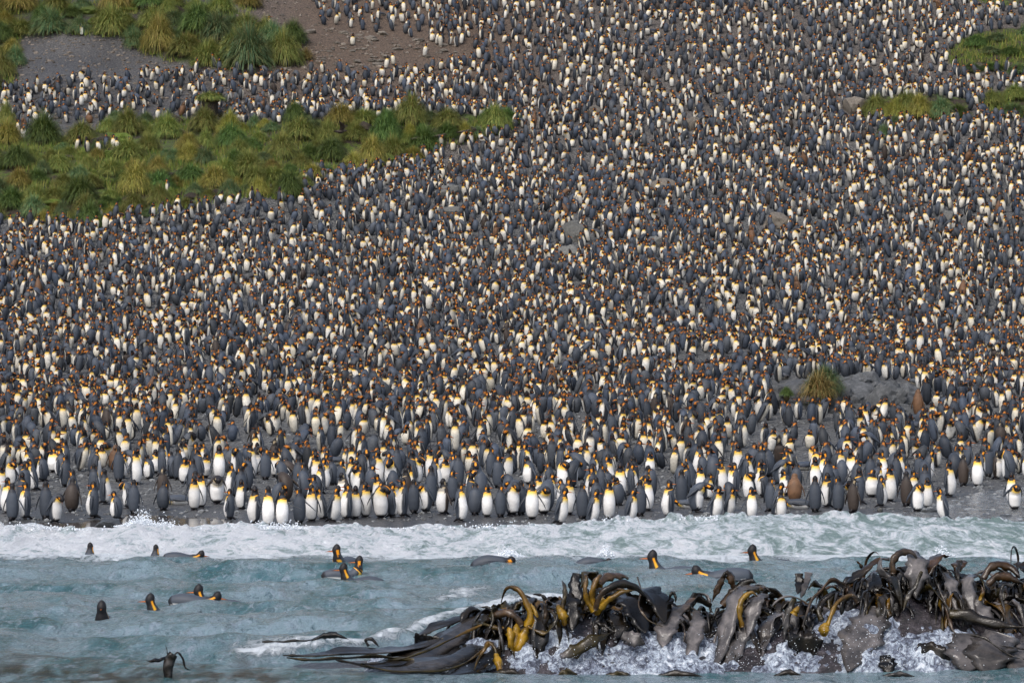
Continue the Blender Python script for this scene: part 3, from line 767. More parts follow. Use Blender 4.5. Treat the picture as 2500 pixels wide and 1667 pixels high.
# pedestal tussock
X, Y, Z = [float(q[0]) for q in ground_px(515, 300)]; k_ = Y / FPX
pt = bpy.data.objects.new('pedestal_tussock', None); C.objects.link(pt); pt.location = (X, Y, Z)
tag(pt, 'flat-topped tussock clump on a tall bare peat trunk standing among penguins', 'grass tuft')
me = grass_mesh('crown', 77, GCOL['olive'], 1500, 1.0, .6, 1.5, .022, False, .7); me.materials.append(mgrass); o = link('crown', me, None, pt); o.location = (0, 0, 52 * k_); o.scale = (38 * k_, 34 * k_, 26 * k_)
V, F = rock_arr(78, ICO3, .35, 1.0); V = V * np.array([20 * k_, 18 * k_, 42 * k_]) * (1 + .35 * np.clip(V[:, 2:3], -1, 1)); V[:, 2] += 26 * k_
me = mesh_np('trunk', V, F, None, False); me.materials.append(mpeat); link('trunk', me, None, pt); occ.append((X, Y, .8))

def fill(poly, n_, smin, smax, cols, sq=.7, ymin=-10, ymax=600, mind=.42):
    xs = [p[0] for p in poly]; ys = [p[1] for p in poly]; pts = []; tries = 0
    while len(pts) < n_ and tries < n_ * 60:
        tries += 1
        px = rnd.uniform(max(min(xs), -60), min(max(xs), 2560)); py = rnd.uniform(max(min(ys), ymin), min(max(ys), ymax))
        if not in_poly([px], [py], poly)[0]: continue
        s = rnd.uniform(smin, smax)
        if any(((px - q[0]) / 1.0) ** 2 + ((py - q[1]) * 1.9) ** 2 < (mind * (s + q[2])) ** 2 for q in pts + [(t[1], t[2], 60) for t in tuss]): continue
        pts.append((px, py, s))
    for px, py, s in pts:
        tussock(px, py + 6, s, s * rnd.uniform(.42, .78) * sq / .7, rnd.choice(cols))
fill(TUSS_MID, 150, 36, 100, ['olive', 'olive', 'olive', 'blue-green', 'yellowish', 'fresh green'], mind=.33)
fill(TUSS_UP, 52, 50, 108, ['olive', 'blue-green', 'yellowish', 'olive', 'fresh green'], ymin=10, mind=.36)
fill(TUSS_RT, 10, 50, 80, ['blue-green', 'blue-green', 'fresh green'], .5, mind=.35)
fill(TUSS_RT3, 6, 50, 80, ['olive', 'blue-green'], .6, mind=.35)
for px, py, wp, hp, c_ in [(2140, 284, 78, 48, 'olive'), (2192, 290, 76, 46, 'yellowish'), (2245, 288, 80, 50, 'yellowish'), (2298, 288, 74, 46, 'blue-green'), (2340, 292, 60, 32, 'fresh green'), (2215, 272, 80, 44, 'olive'),
                           (2185, 316, 42, 30, 'blue-green'), (2158, 340, 34, 34, 'blue-green')]: tussock(px, py, wp, hp, c_)
def zone(px, py):
    if px > 2050: return 'right hillside', ('below the green strip' if py > 300 else ('in the green strip' if py > 240 and px < 2380 else ('at the right edge' if py > 200 else 'on the upper green bank')))
    if py < 230: return 'upper left slope', 'top rows' if py < 40 else ('middle rows' if py < 95 else 'bottom rows')
    a_ = 'left third' if px < 330 else ('middle third' if px < 700 else 'right third')
    r_ = 'back row' if py < 345 else ('second row' if py < 400 else ('third row' if py < 455 else 'front row'))
    return 'green terrace', f'{a_}, {r_}'
auto = [(o, px) for o, px, py in tuss if 'label' not in o]
zn = {id(o): zone(px, py) for o, px, py in tuss}
relabel(auto, lambda k_, q: (f"{k_[0]} tussock clump on the {k_[1]}, {k_[2]}, {q}" if q != 'the only' else f"the only {k_[0]} tussock clump on the {k_[1]}, {k_[2]}"), lambda o: (o['q'],) + zn[id(o)])
for o, _, _ in tuss: del o['q']

# tufts on the outcrop (parts of no penguin, things of their own)
for (px, pz, wp, hp, c_, dy, lab) in [(1992, 968, 88, 60, 'straw', -1.0, 'straw-coloured tuft hanging down the front of the rock outcrop'), (2012, 945, 84, 50, 'blue-green', -.3, 'dark green tuft on top of the rock outcrop above the straw one'),
                                      (1916, 952, 30, 18, 'fresh green', -.9, 'tiny green tuft in a crack at the left end of the rock outcrop')]:
    k_ = ocY / FPX; o = link('grass_tussock', gmesh[(c_, 1)]); o.location = (ocX + (px - 2050) * k_, ocY + dy, ocZ + (1002 - pz) * k_ - .25); o.scale = (wp * k_ / 2.3, wp * k_ / 2.6, hp * k_ / 1.1)
    tag(o, lab, 'grass tuft')

# peat hummocks and moss cushions between the clumps
pts = []
pe = []
while len(pe) < 64:
    poly, reg = rnd.choice([(TUSS_MID, 'green terrace')] * 3 + [(TUSS_UP, 'upper left slope')])
    px = rnd.uniform(0, 1240); py = rnd.uniform(10, 545)
    if not in_poly([px], [py], poly)[0]: continue
    moss_ = rnd.random() < .35
    pe.append((px, py, reg, moss_))
mmoss = rockmat('moss', (.03, .05, .006), (.08, .12, .01), (.15, .19, .02), sc_=14)
pl = []
for px, py, reg, ms in pe:
    o = place_rock(px, py, rnd.uniform(35, 75), rnd.uniform(.4, .6), mmoss if ms else mpeat, 'moss_cushion' if ms else 'peat_hummock', 'x', 'hummocks between the grass clumps', cat='hummock')
    rr_ = 'upper part' if py < (60 if reg[0] == 'u' else 360) else ('middle part' if py < (110 if reg[0] == 'u' else 430) else 'lower part')
    o['k'] = ('bright green moss cushion' if ms else 'dark bare peat hummock') + '|' + reg + '|' + rr_; pl.append((o, px))
for px, py, wp in [(102, 222, 40), (35, 218, 26), (4, 215, 40)]:
    o = place_rock(px, py, wp, .75, mpeat, 'peat_hummock', 'x', 'hummocks between the grass clumps', cat='hummock'); o['k'] = 'round dark peat hummock|mud flat|left end'; pl.append((o, px))
relabel(pl, lambda k_, q: f"{k_.split('|')[0]} on the {k_.split('|')[1]}, {k_.split('|')[2]}, {q}", lambda o: o['k'])
for o, _ in pl: del o['k']
# short ground cover
px_, py_ = rng.uniform(-60, 2560, 60000), rng.uniform(-30, 560, 60000)
ok = np.zeros(60000, bool)
for p in (TUSS_MID, TUSS_UP, TUSS_RT, TUSS_RT3, TUSS_TR): ok |= in_poly(px_, py_, p)
px_, py_ = px_[ok][:12000], py_[ok][:12000]
X_, Y_, Z_ = ground_px(px_, py_); keep = vnoise(X_ / 1.6, Y_ / 1.6, 61) > .42
X_, Y_, Z_ = X_[keep], Y_[keep], Z_[keep]; k2 = len(X_)
a1 = rng.uniform(0, 6.28, (k2, 5)); V = np.zeros((k2, 5, 3, 3)); h1 = rng.uniform(.15, .50, (k2, 5))
dx = rng.normal(0, .14, (k2, 5)); dy = rng.normal(0, .14, (k2, 5))
for i_, (wx, hz) in enumerate(((-.03, 0), (.03, 0), (0, 1))):
    V[:, :, i_, 0] = X_[:, None] + dx + np.cos(a1) * wx + (np.cos(a1 * 3) * .1 if hz else 0); V[:, :, i_, 1] = Y_[:, None] + dy + np.sin(a1) * wx
    V[:, :, i_, 2] = Z_[:, None] - .03 + hz * h1
cc = np.repeat((np.array([(.09, .15, .02), (.16, .18, .035), (.07, .11, .02), (.20, .19, .05)])[rng.integers(0, 4, k2 * 5)] * rng.uniform(.7, 1.3, (k2 * 5, 1))), 3, 0)
o = link('ground_cover', mesh_np('ground_cover', V.reshape(-1, 3), np.arange(k2 * 15).reshape(-1, 3), cc), mgrass); tag(o, kind='stuff')

# ------------------------------------------------------------------ penguins ashore
# front rank, read off the photograph: foot px, foot py, pose, heading (0 faces the sea, -90 left, 90 right, 180 uphill), kind, yaw, flipper angles, scale
F_, L_, R__, B_ = 0, -90, 90, 180
FRONT = [(30, 1271, 'upright', 165, 'adult', 30, 24, 12, 1), (62, 1269, 'upright', -75, 'adult', -20, 12, 12, 1.02), (112, 1268, 'upright', 175, 'adult', 0, 12, 12, 1.04), (137, 1277, 'preen', 60, 'adult', 30, 14, 14, .92),
         (176, 1247, 'hunch', 170, 'brown', 0, 10, 10, 1.1), (228, 1263, 'upright', -100, 'adult', 0, 12, 12, 1), (283, 1268, 'hunch', -95, 'adult', 0, 10, 10, .92), (327, 1253, 'upright', 180, 'adult', 0, 14, 14, .95),
         (399, 1244, 'hunch', 160, 'dark', 0, 10, 10, .95), (474, 1244, 'upright', 10, 'adult', 30, 12, 12, .97), (491, 1239, 'upright', -10, 'adult', -20, 12, 12, 1.0), (561, 1269, 'upright', -110, 'adult', 0, 22, 22, .84),
         (589, 1244, 'upright', -40, 'adult', 30, 12, 12, .85), (622, 1280, 'upright', -60, 'adult', 60, 12, 48, 1.02), (655, 1290, 'tall', 0, 'adult', -160, 12, 12, .97), (689, 1286, 'upright', 5, 'adult', 180, 12, 70, .98),
         (731, 1278, 'upright', 180, 'adult', 40, 42, 42, .98), (761, 1272, 'upright', -20, 'adult', -40, 12, 12, 1), (790, 1269, 'lean', -60, 'adult', 0, 12, 12, .92), (810, 1272, 'lean', 60, 'adult', 0, 14, 12, 1), (847, 1268, 'upright', -70, 'adult', 0, 12, 12, 1),
         (868, 1265, 'upright', 5, 'adult', 0, 12, 12, .9), (892, 1263, 'upright', 30, 'adult', 20, 12, 12, .98), (930, 1266, 'preenside', -5, 'adult', 0, 10, 10, 1.06), (957, 1262, 'upright', 110, 'adult', 0, 12, 12, .95),
         (984, 1263, 'tall', -80, 'adult', 0, 12, 12, .98), (1010, 1254, 'upright', 165, 'adult', 0, 12, 12, .95), (1037, 1250, 'preen', -60, 'adult', 0, 12, 12, .95), (1082, 1257, 'upright', -50, 'brown', 0, 14, 30, 1.0), (1124, 1272, 'tall', 60, 'adult', 60, 34, 10, .97),
         (1160, 1257, 'hunch', 175, 'adult', 0, 12, 12, 1.05), (1189, 1263, 'upright', 10, 'adult', 50, 12, 12, .9), (1222, 1263, 'upright', 170, 'adult', -60, 12, 12, .9), (1252, 1260, 'preen', 40, 'adult', 20, 12, 12, 1.1), (1272, 1256, 'upright', 170, 'adult', 0, 12, 12, .95),
         (1299, 1268, 'upright', 0, 'adult', 20, 18, 18, 1.05), (1328, 1256, 'bow', 20, 'adult', 0, 12, 12, 1), (1364, 1280, 'lean', 65, 'adult', 20, 14, 14, 1.0), (1388, 1257, 'upright', 30, 'adult', 60, 12, 16, 1.06), (1422, 1268, 'upright', 160, 'adult', -20, 12, 12, 1),
         (1441, 1280, 'lean', 70, 'adult', 0, 16, 10, .96), (1487, 1269, 'tall', 5, 'adult', 50, 12, 12, .98), (1533, 1277, 'lean', 75, 'adult', -20, 14, 14, .96), (1563, 1259, 'upright', 170, 'adult', 0, 12, 12, 1), (1580, 1248, 'upright', 40, 'adult', 0, 12, 12, 1),
         (1633, 1263, 'upright', -80, 'adult', 150, 12, 12, 1.02), (1664, 1232, 'upright', 180, 'adult', 0, 12, 12, 1), (1703, 1250, 'bow', 80, 'adult', 0, 12, 12, 1.05), (1744, 1263, 'lean', 45, 'adult', 30, 20, 12, .9), (1776, 1261, 'lean', 60, 'adult', 30, 12, 12, .85),
         (1834, 1268, 'upright', 20, 'adult', 40, 30, 30, .88), (1893, 1262, 'lean', 60, 'adult', 20, 12, 12, .96), (1907, 1268, 'upright', 10, 'adult', 160, 30, 14, .78), (1940, 1225, 'hunch', 175, 'chick', 0, 8, 8, .98),
         (1990, 1248, 'upright', 172, 'adult', 0, 12, 12, 1.0), (2047, 1248, 'upright', 175, 'adult', 30, 12, 12, 1), (2083, 1253, 'upright', 140, 'brown', -30, 12, 12, .98), (2151, 1237, 'upright', 95, 'adult', 0, 12, 12, .9), (2172, 1226, 'upright', 30, 'adult', 0, 12, 12, 1.05),
         (2213, 1236, 'upright', 165, 'brown', 0, 12, 12, 1.0), (2229, 1222, 'upright', 20, 'adult', 90, 12, 12, .9), (2264, 1239, 'upright', 0, 'adult', 10, 14, 14, .86), (2308, 1266, 'lean', -80, 'adult', 0, 16, 26, .9), (2318, 1212, 'tall', 50, 'adult', -30, 12, 12, .98),
         (2352, 1184, 'upright', 150, 'brown', 0, 12, 12, .95), (2386, 1188, 'upright', 0, 'adult', 20, 12, 12, 1.02), (2434, 1170, 'upright', 60, 'brown', 30, 12, 12, .9), (2478, 1247, 'bow', 10, 'adult', -30, 14, 14, .92), (2470, 1230, 'upright', -20, 'adult', 0, 12, 12, .9),
         (282, 1150, 'hunch', 10, 'chick', 20, 8, 8, 1.0), (440, 1148, 'upright', 60, 'brown', 0, 12, 24, .95), (497, 1143, 'fat', -60, 'adult', 0, 10, 10, 1.05), (150, 1165, 'fat', -120, 'adult', 0, 10, 10, 1.1), (160, 1190, 'upright', -130, 'adult', 0, 24, 12, .98),
         (815, 1136, 'prone', 90, 'adult', 0, 30, 30, .95), (430, 1232, 'prone', -70, 'adult', 0, 20, 20, .9), (1675, 1240, 'prone', -80, 'adult', 0, 15, 15, .8), (1945, 1242, 'prone', -100, 'dark', 0, 15, 15, .9), (2075, 1062, 'tall', 140, 'adult', 0, 10, 10, 1.1), (2110, 1062, 'tall', 10, 'adult', 40, 10, 10, 1.05)]
pens = []            # (X, Y, pose, heading, kind, yaw, fl, flr, scale, px, py, manual)
taken = {}
def cell(X, Y): return int(math.floor(X / .9)), int(math.floor(Y / .9))
def near(X, Y, d):
    cx, cy = cell(X, Y)
    q_ = int(math.ceil(d / .9))
    for i in range(cx - q_, cx + q_ + 1):
        for j in range(cy - q_, cy + q_ + 1):
            for (a_, b_) in taken.get((i, j), ()):
                if (a_ - X) ** 2 + ((b_ - Y)) ** 2 < d * d: return True
    return False
def take(X, Y): taken.setdefault(cell(X, Y), []).append((X, Y))
XX, YY, ZZ = ground_px([q[0] for q in FRONT], [min(q[1], 1286) for q in FRONT])
for i, q in enumerate(FRONT):
    X, Y = float(XX[i]), float(YY[i]); take(X, Y)
    pens.append((X, Y, q[2], q[3], q[4], q[5], q[6], q[7], q[8], q[0], q[1], True))

# the crowd: darts thrown on the terrain
def crowd_ok(px, py, X, Y):
    """probability that a penguin stands there, and spacing"""
    r = random.random
    return None
cand = 160000
Yc = 101.5 + (273 - 101.5) * np.sqrt(rng.uniform(0, 1, cand)) ** 1.15
Xc = rng.uniform(-1, 1, cand) * (Yc * 1250 / FPX + 1.6)
Zc = height(Xc, Yc); pxc, pyc = proj(Xc, Yc, Zc)
bad = np.zeros(cand, bool)
for p in (TUSS_MID, TUSS_UP, TUSS_RT, TUSS_RT2, TUSS_RT3, TUSS_TR, OUTCROP): bad |= in_poly(pxc, pyc, p)
bare = in_poly(pxc, pyc, BARE_UP)
# mud at the left below the upper green slope and gaps
MUD = [(-300, 60), (300, 95), (440, 165), (330, 180), (150, 205), (0, 225), (-300, 230)]
bad |= in_poly(pxc, pyc, MUD)
bad |= in_poly(pxc, pyc, [(70, 300), (240, 305), (260, 345), (60, 345)]) | in_poly(pxc, pyc, [(2330, 150), (2420, 130), (2420, 60), (2380, 100)])
dens_n = fbm(Xc / 3.2, Yc / 3.2, 201, 3)
beach = smooth(990, 1060, pyc)
up = smooth(330, 150, pyc)
prob = 1.0 + .25 * dens_n * (1 - beach) - beach * (0.10 + 1.5 * np.clip(dens_n * 1.6, -.25, .5)) - .15 * up
gaps = [(200, 1190, 60, 30), (560, 1130, 45, 22), (960, 1115, 60, 16), (1080, 1140, 50, 14), (1590, 1180, 45, 30), (1320, 1090, 40, 12), (640, 1200, 40, 18), (1860, 1080, 60, 16), (1030, 1205, 40, 16), (640, 985, 60, 10), (1200, 975, 60, 10), (2400, 1230, 120, 40), (330, 1215, 60, 18)]
for gx_, gy_, ga, gb in gaps: prob = prob * (1 - .9 * np.exp(-((pxc - gx_) / ga) ** 2 - ((pyc - gy_) / gb) ** 2))
prob = np.where(bare, .02, prob)
left_up = (pyc < 345) & (pxc < 520) & ~bare; prob = np.where(left_up, np.where(dens_n > -.15, .75, .03), prob)
keep = (~bad) & (pyc < 1262 + 10 * fbm(Xc / 2, Yc * 0, 8, 2)) & (pyc > -45)
keep &= ~((pxc > 2270) & (pyc > 1175)) & ~((pyc > 1235) & (rng.uniform(0, 1, cand) < .5))
idx = np.nonzero(keep)[0]
occA = np.array(occ)
posew = {'hill': (['hunch', 'upright', 'fat', 'preen', 'preenside', 'sleep', 'bow', 'up', 'tall', 'lean', 'prone'], [26, 22, 10, 9, 8, 7, 7, 2, 4, 6, 1]),
         'beach': (['upright', 'hunch', 'fat', 'preen', 'preenside', 'sleep', 'bow', 'tall', 'lean', 'prone', 'up'], [38, 15, 5, 9, 6, 4, 5, 8, 7, 1.5, 1.5])}
# stray penguins seen alone on open ground
LONE = [(700, 165, -110), (758, 178, 180), (789, 180, -40), (831, 178, 150), (787, 52, 180), (773, 14, 180), (820, 62, 0), (961, 158, 10), (942, 168, 0), (1036, 142, 0), (1170, 148, 0), (1212, 143, 150), (1125, 108, 5), (1066, 112, 0), (1076, 116, 10),
        (243, 372, 0), (289, 370, -20), (311, 371, 0), (188, 368, -40), (213, 372, 60), (277, 368, -30), (259, 366, 150), (414, 478, -70), (2, 350, 30), (525, 165, 120), (18, 245, 10), (5, 247, 0), (73, 250, 0)]
lx, ly, lz = ground_px([q[0] for q in LONE], [q[1] for q in LONE])
for i, q in enumerate(LONE):
    take(float(lx[i]), float(ly[i])); pens.append((float(lx[i]), float(ly[i]), 'upright', q[2], 'adult', rnd.choice([0, 40, -40]), 12, 12, 1.0, q[0], q[1], False))
for i in idx:
    X, Y = float(Xc[i]), float(Yc[i]); py = float(pyc[i])
    hill = py < 1010
    sp_ = float(np.interp(py, [300, 700, 850, 950, 1040, 1150, 1300], [.555, .56, .60, .69, .76, .80, .95]))
    if py < 330: sp_ = .55 + .02 * (330 - py) / 330 + (.14 if py < 110 and pxc[i] < 1050 else 0)
    sp_ = sp_ / math.sqrt(max(.02, float(prob[i])))
    if near(X, Y, sp_): continue
    if len(occA) and (((occA[:, 0] - X) ** 2 + (occA[:, 1] - Y) ** 2) < (occA[:, 2] + .12) ** 2).any(): continue
    take(X, Y)
    P_, W_ = posew['hill' if hill else 'beach']; pose = rnd.choices(P_, W_)[0]
    hd = rnd.choices([rnd.gauss(0, 40), rnd.gauss(-90, 30), rnd.gauss(90, 30), rnd.gauss(180, 38)], [25, 21, 19, 35])[0]
    kind = rnd.choices(['adult', 'brown', 'dark', 'chick'], [93, 2.2, 4, .4])[0] if py < 1100 else rnd.choices(['adult', 'brown', 'dark'], [90, 3, 7])[0]
    pens.append((X, Y, pose, hd, kind, rnd.choice([0, 0, 25, -25, 55, -55, 85, -85]), rnd.choice([10, 12, 12, 26]), rnd.choice([10, 12, 12, 26]), rnd.gauss(1.0, .05), float(pxc[i]), py, False))
pens.sort(key=lambda q: q[1])
manual = [p for p in pens if p[11]]; autop = [p for p in pens if not p[11]]
NB = 300 - len(manual)
nearp, farp = autop[:NB], autop[NB:]
print('penguins', len(pens), 'far', len(farp))

FACE = {0: 'showing its white belly', 1: 'side-on facing right', 2: 'showing its grey back', 3: 'side-on facing left'}
PW = {'upright': 'upright', 'tall': 'stretched tall', 'lean': 'leaning forward', 'hunch': 'hunched', 'fat': 'plump hunched', 'preen': 'head-down preening', 'preenside': 'sideways preening', 'up': 'skyward-pointing',
      'sleep': 'sleeping', 'bow': 'bowing', 'prone': 'belly-lying'}
KW = {'adult': '', 'brown': 'moulting brown', 'dark': 'dark-backed', 'chick': 'fluffy brown'}
RANKS = ['front rank from the surf', 'second rank from the surf', 'third rank from the surf', 'fourth rank from the surf', 'fifth rank from the surf', 'sixth rank from the surf']
def rank(py): return RANKS[0 if py >= 1255 else 1 if py >= 1236 else 2 if py >= 1215 else 3 if py >= 1192 else 4 if py >= 1165 else 5]
fl_q = lambda v: 12 if v < 18 else (26 if v < 38 else (48 if v < 60 else 70))
pl = []
for p in manual + nearp:
    X, Y, pose, hd, kind, yaw, f1_, f2_, s_, px, py, man = p
    if not man: yaw = int(round(yaw / 55.0)) * 55; f1_ = f2_ = 12 if rnd.random() < .85 else 26
    key = (pose, yaw, kind, fl_q(f1_), False, fl_q(f2_))
    o = link('penguin_chick' if kind == 'chick' else 'king_penguin', pen_mesh(key)); o.location = (X, Y, float(height(X, Y)) - .01)
    o.rotation_euler = (0, 0, R(hd)); o.scale = (s_ * 1.17,) * 3
    q = int(((hd + 45) % 360) // 90)
    third = 'left' if px < 625 else ('centre-left' if px < 1250 else ('centre-right' if px < 1875 else 'right'))
    fc = FACE[q].replace('grey', 'brown') if kind in ('brown', 'chick') else (FACE[q].replace('grey', 'dark') if kind == 'dark' else FACE[q])
    if kind == 'chick' and q == 0: fc = 'facing the sea'
    o['k'] = '|'.join([KW[kind], PW[pose], 'chick' if kind == 'chick' else 'king penguin', fc, rank(py), third])
    tag(o, 'x', 'penguin', 'penguins on the beach'); pl.append((o, px))
def penlab(k_, q):
    kw, pw, nn, fc, rk, th = k_.split('|')
    base_ = ' '.join(x for x in (kw, pw, nn) if x)
    fc = {'showing its white belly': 'white-bellied', 'side-on facing right': 'right-facing', 'side-on facing left': 'left-facing', 'showing its grey back': 'grey-backed', 'facing the sea': 'sea-facing'}.get(fc, 'away-facing')
    fl = '' if q == 'the only' else 'from left, '
    q = 'only ' if q == 'the only' else q.split(' ')[0] + ' '
    return f"{q}{fc} {base_} {fl}{rk.split(' ')[0]} beach rank, {th} of photo"
relabel(pl, penlab, lambda o: o['k'])
for o, _ in pl: del o['k']
o = None

# everyone else: one colony, too many to count
lowc = {}
def low(key):
    if key not in lowc:
        V, F, Cc = build_penguin(key[0], key[1], key[2], False, 10)
        Cc = np.where((np.abs(Cc - EAR).max(1) < .02)[:, None], EAR * np.array([.72, .62, .8]), Cc); Ccn = Cc.copy(); isw = (np.abs(Cc - WHITE).max(1) < .05); iss = (np.abs(Cc - SLATE).max(1) < .03) | (np.abs(Cc - SLATE * .62).max(1) < .02)
        lowc[key] = (V, F, Ccn, isw, iss)
    return lowc[key]
Vs, Fs, Cs = [], [], []; nv = 0
groups = {}
for p in farp: groups.setdefault((p[2], int(round(p[5] / 55.0)) * 55, p[4]), []).append(p)
for key, L in groups.items():
    V, F, Cc, isw, iss = low(key); n_ = len(L)
    A = np.array([[q[0], q[1], R(q[3]), q[8]] for q in L]); H_ = height(A[:, 0], A[:, 1])
    ca, sa = np.cos(A[:, 2])[:, None], np.sin(A[:, 2])[:, None]; s = A[:, 3][:, None] * np.interp(A[:, 1], [120, 165, 200], [1.17, 1.13, 1.10])[:, None]
    lx_, ly_ = rng.normal(0, .13, (n_, 1)), rng.normal(0, .11, (n_, 1))
    vx = (V[None, :, 0] + lx_ * V[None, :, 2]) * s * rng.uniform(.92, 1.1, (n_, 1)); vy = (V[None, :, 1] + ly_ * V[None, :, 2]) * s; vz = V[None, :, 2] * s * rng.uniform(.86, 1.08, (n_, 1))
    W = np.stack([vx * ca - vy * sa + A[:, 0][:, None], vx * sa + vy * ca + A[:, 1][:, None], vz + H_[:, None] - .01], -1)
    cw = np.array([[.80, .785, .74]]) * rng.uniform(.6, 1.12, (n_, 1)) * (1 - rng.uniform(0, 1, (n_, 1)) * np.array([[0, .05, .16]]))
    cs = np.array([[1, 1, 1.]]) * rng.uniform(.6, 1.3, (n_, 1)) * (1 + rng.uniform(-1, 1, (n_, 1)) * np.array([[.10, .02, -.10]]))
    CC = np.repeat(Cc[None], n_, 0)
    CC[:, isw] = CC[:, isw] / WHITE * cw[:, None, :]; CC[:, iss] *= cs[:, None, :]
    FF = F[None] + (np.arange(n_) * len(V))[:, None, None] + nv; nv += n_ * len(V)
    Vs.append(W.reshape(-1, 3)); Fs.append(FF.reshape(-1, 3)); Cs.append(CC.reshape(-1, 3))
mfar, n, b = newmat('plumage_far'); a = attr(n); nz = noise_(n, texco(n), 9, 3, .7)
n.links.new(mix(n, 1.0, a.outputs['Color'], ramp(n, nz, [(.3, (.72, .72, .72)), (.7, (1.1, 1.1, 1.1))]), 'MULTIPLY'), b.inputs['Base Color']); b.inputs['Roughness'].default_value = .6; b.inputs['Specular IOR Level'].default_value = .3
me = mesh_np('penguin_colony', np.vstack(Vs), np.vstack(Fs), np.vstack(Cs)); o = link('penguin_colony', me, mfar); tag(o, kind='stuff')
print('colony tris', len(me.polygons))
del Vs, Fs, Cs

# ------------------------------------------------------------------ swimming penguins
SW = [(222, 1366, 'swimup', 170, 0, .95, 79.5, 'small swimming penguin seen from behind, leftmost head in front of the surf'), (383, 1358, 'swimup', 160, 0, .9, 79.5, 'small swimming penguin seen from behind, middle head in front of the surf'),
      (483, 1362, 'swimlow', 90, 0, 1.1, 79.0, 'swimming penguin low in water facing right at the foot of the surf'), (822, 1366, 'swim', -25, -50, 1.2, 74, 'swimming penguin turned to camera with bright yellow and white breast at the surf foot'),
      (838, 1416, 'swim', -80, 0, 1.15, 69, 'swimming penguin facing left beside the preening swimmer with yellow breast'), (880, 1404, 'swim', 100, -190, 1.1, 71, 'swimming penguin preening its back with yellow breast and raised tail'),
      (484, 1464, 'swim', -85, 0, 1.2, 63.5, 'tallest swimming penguin at left, neck upright facing left'), (366, 1482, 'swim', -75, 0, 1.15, 61.5, 'swimming penguin left of the tall one, facing left, body low'),
      (520, 1480, 'swimlow', 85, 0, 1.1, 62, 'swimming penguin lying low facing right just below the tall one'), (248, 1514, 'swim', 0, 0, 1.15, 58.5, 'swimming penguin at far left looking straight at camera'),
      (1592, 1378, 'swim', -90, 0, 1.45, 74, 'swimming penguin facing left with long neck, left of three near the kelp'), (1712, 1398, 'swimlow', -88, 0, 1.45, 71, 'swimming penguin stretched low facing left with flipper out, middle of three near kelp'),
      (1836, 1352, 'swim', -80, 0, 1.4, 77.5, 'swimming penguin facing left at the surf foot, right of three near kelp')]
for px, py, pose, hd, yaw, s_, Yw, lab in SW:
    X = (px - 1250) * Yw / FPX
    Z = HC - (py - YH) * Yw / FPX
    key = (pose, yaw, 'adult' if px in (822, 880) else 'swimmer', 12, False, 12)
    o = link('swimming_penguin', pen_mesh(key)); o.scale = (s_, s_, s_); o.rotation_euler = (0, 0, R(hd))
    fx, fy = math.sin(R(hd)) * .19 * s_, -math.cos(R(hd)) * .19 * s_
    zz = float(sea_z(np.array([[X]]), np.array([[Yw]]))[0, 0]); o.location = (X - fx, Yw - fy, zz - {'swim': -.015 if px not in (822, 880) else -.06, 'swimlow': .0, 'swimup': .10}[pose] * s_)
    tag(o, lab, 'penguin', 'penguins swimming off the beach')
# arching backs of diving penguins
for px, py, Yw, s_, hd, lab in [(1445, 1362, 77, 1.0, 90, 'dark back of a diving penguin beside a small splash'), (1200, 1393, 72, 1.1, 90, 'dark back of a diving penguin alone in the middle water'), (135, 1434, 66, .6, 90, 'faint grey back of a diving penguin at the far left')]:
    X = (px - 1250) * Yw / FPX
    V, F, Cc = build_penguin('prone', 0, 'adult', True, 20); V = V * 1.0; V[:, 2] -= (V[:, 1] ** 2) * .45
    me = mesh_np('diving_penguin', V, F, Cc); me.materials.append(mpen)
    o = link('diving_penguin', me); zz = float(sea_z(np.array([[X]]), np.array([[Yw]]))[0, 0])
    o.location = (X, Yw, zz - .17 * s_); o.scale = (s_, s_, s_); o.rotation_euler = (0, 0, R(hd)); tag(o, lab, 'penguin', 'penguins swimming off the beach')

# ------------------------------------------------------------------ skuas
mskua, n, b = newmat('skua_feathers'); x = noise_(n, texco(n), 12, 5, .7)
n.links.new(ramp(n, x, [(.3, (.02, .014, .01)), (.7, (.075, .055, .04))]), b.inputs['Base Color']); b.inputs['Roughness'].default_value = .7
def tube(pts, rw, rh, m_=10, nseg=14):
    c = catmull(pts, nseg); u = np.linspace(0, 1, nseg); rw = np.interp(u, np.linspace(0, 1, len(rw)), rw); rh = np.interp(u, np.linspace(0, 1, len(rh)), rh)
    T = np.gradient(c, axis=0); T /= np.linalg.norm(T, axis=1)[:, None]; V = []
    for i in range(nseg):
        s = np.cross(T[i], [0, 0, 1.]); s /= np.linalg.norm(s) + 1e-9; u_ = np.cross(s, T[i])
        for j in range(m_):
            a_ = 2 * np.pi * j / m_; V.append(c[i] + s * math.cos(a_) * rw[i] + u_ * math.sin(a_) * rh[i])
    F = [(i * m_ + j, i * m_ + (j + 1) % m_, (i + 1) * m_ + (j + 1) % m_, (i + 1) * m_ + j) for i in range(nseg - 1) for j in range(m_)]
    return np.array(V), np.array(F)
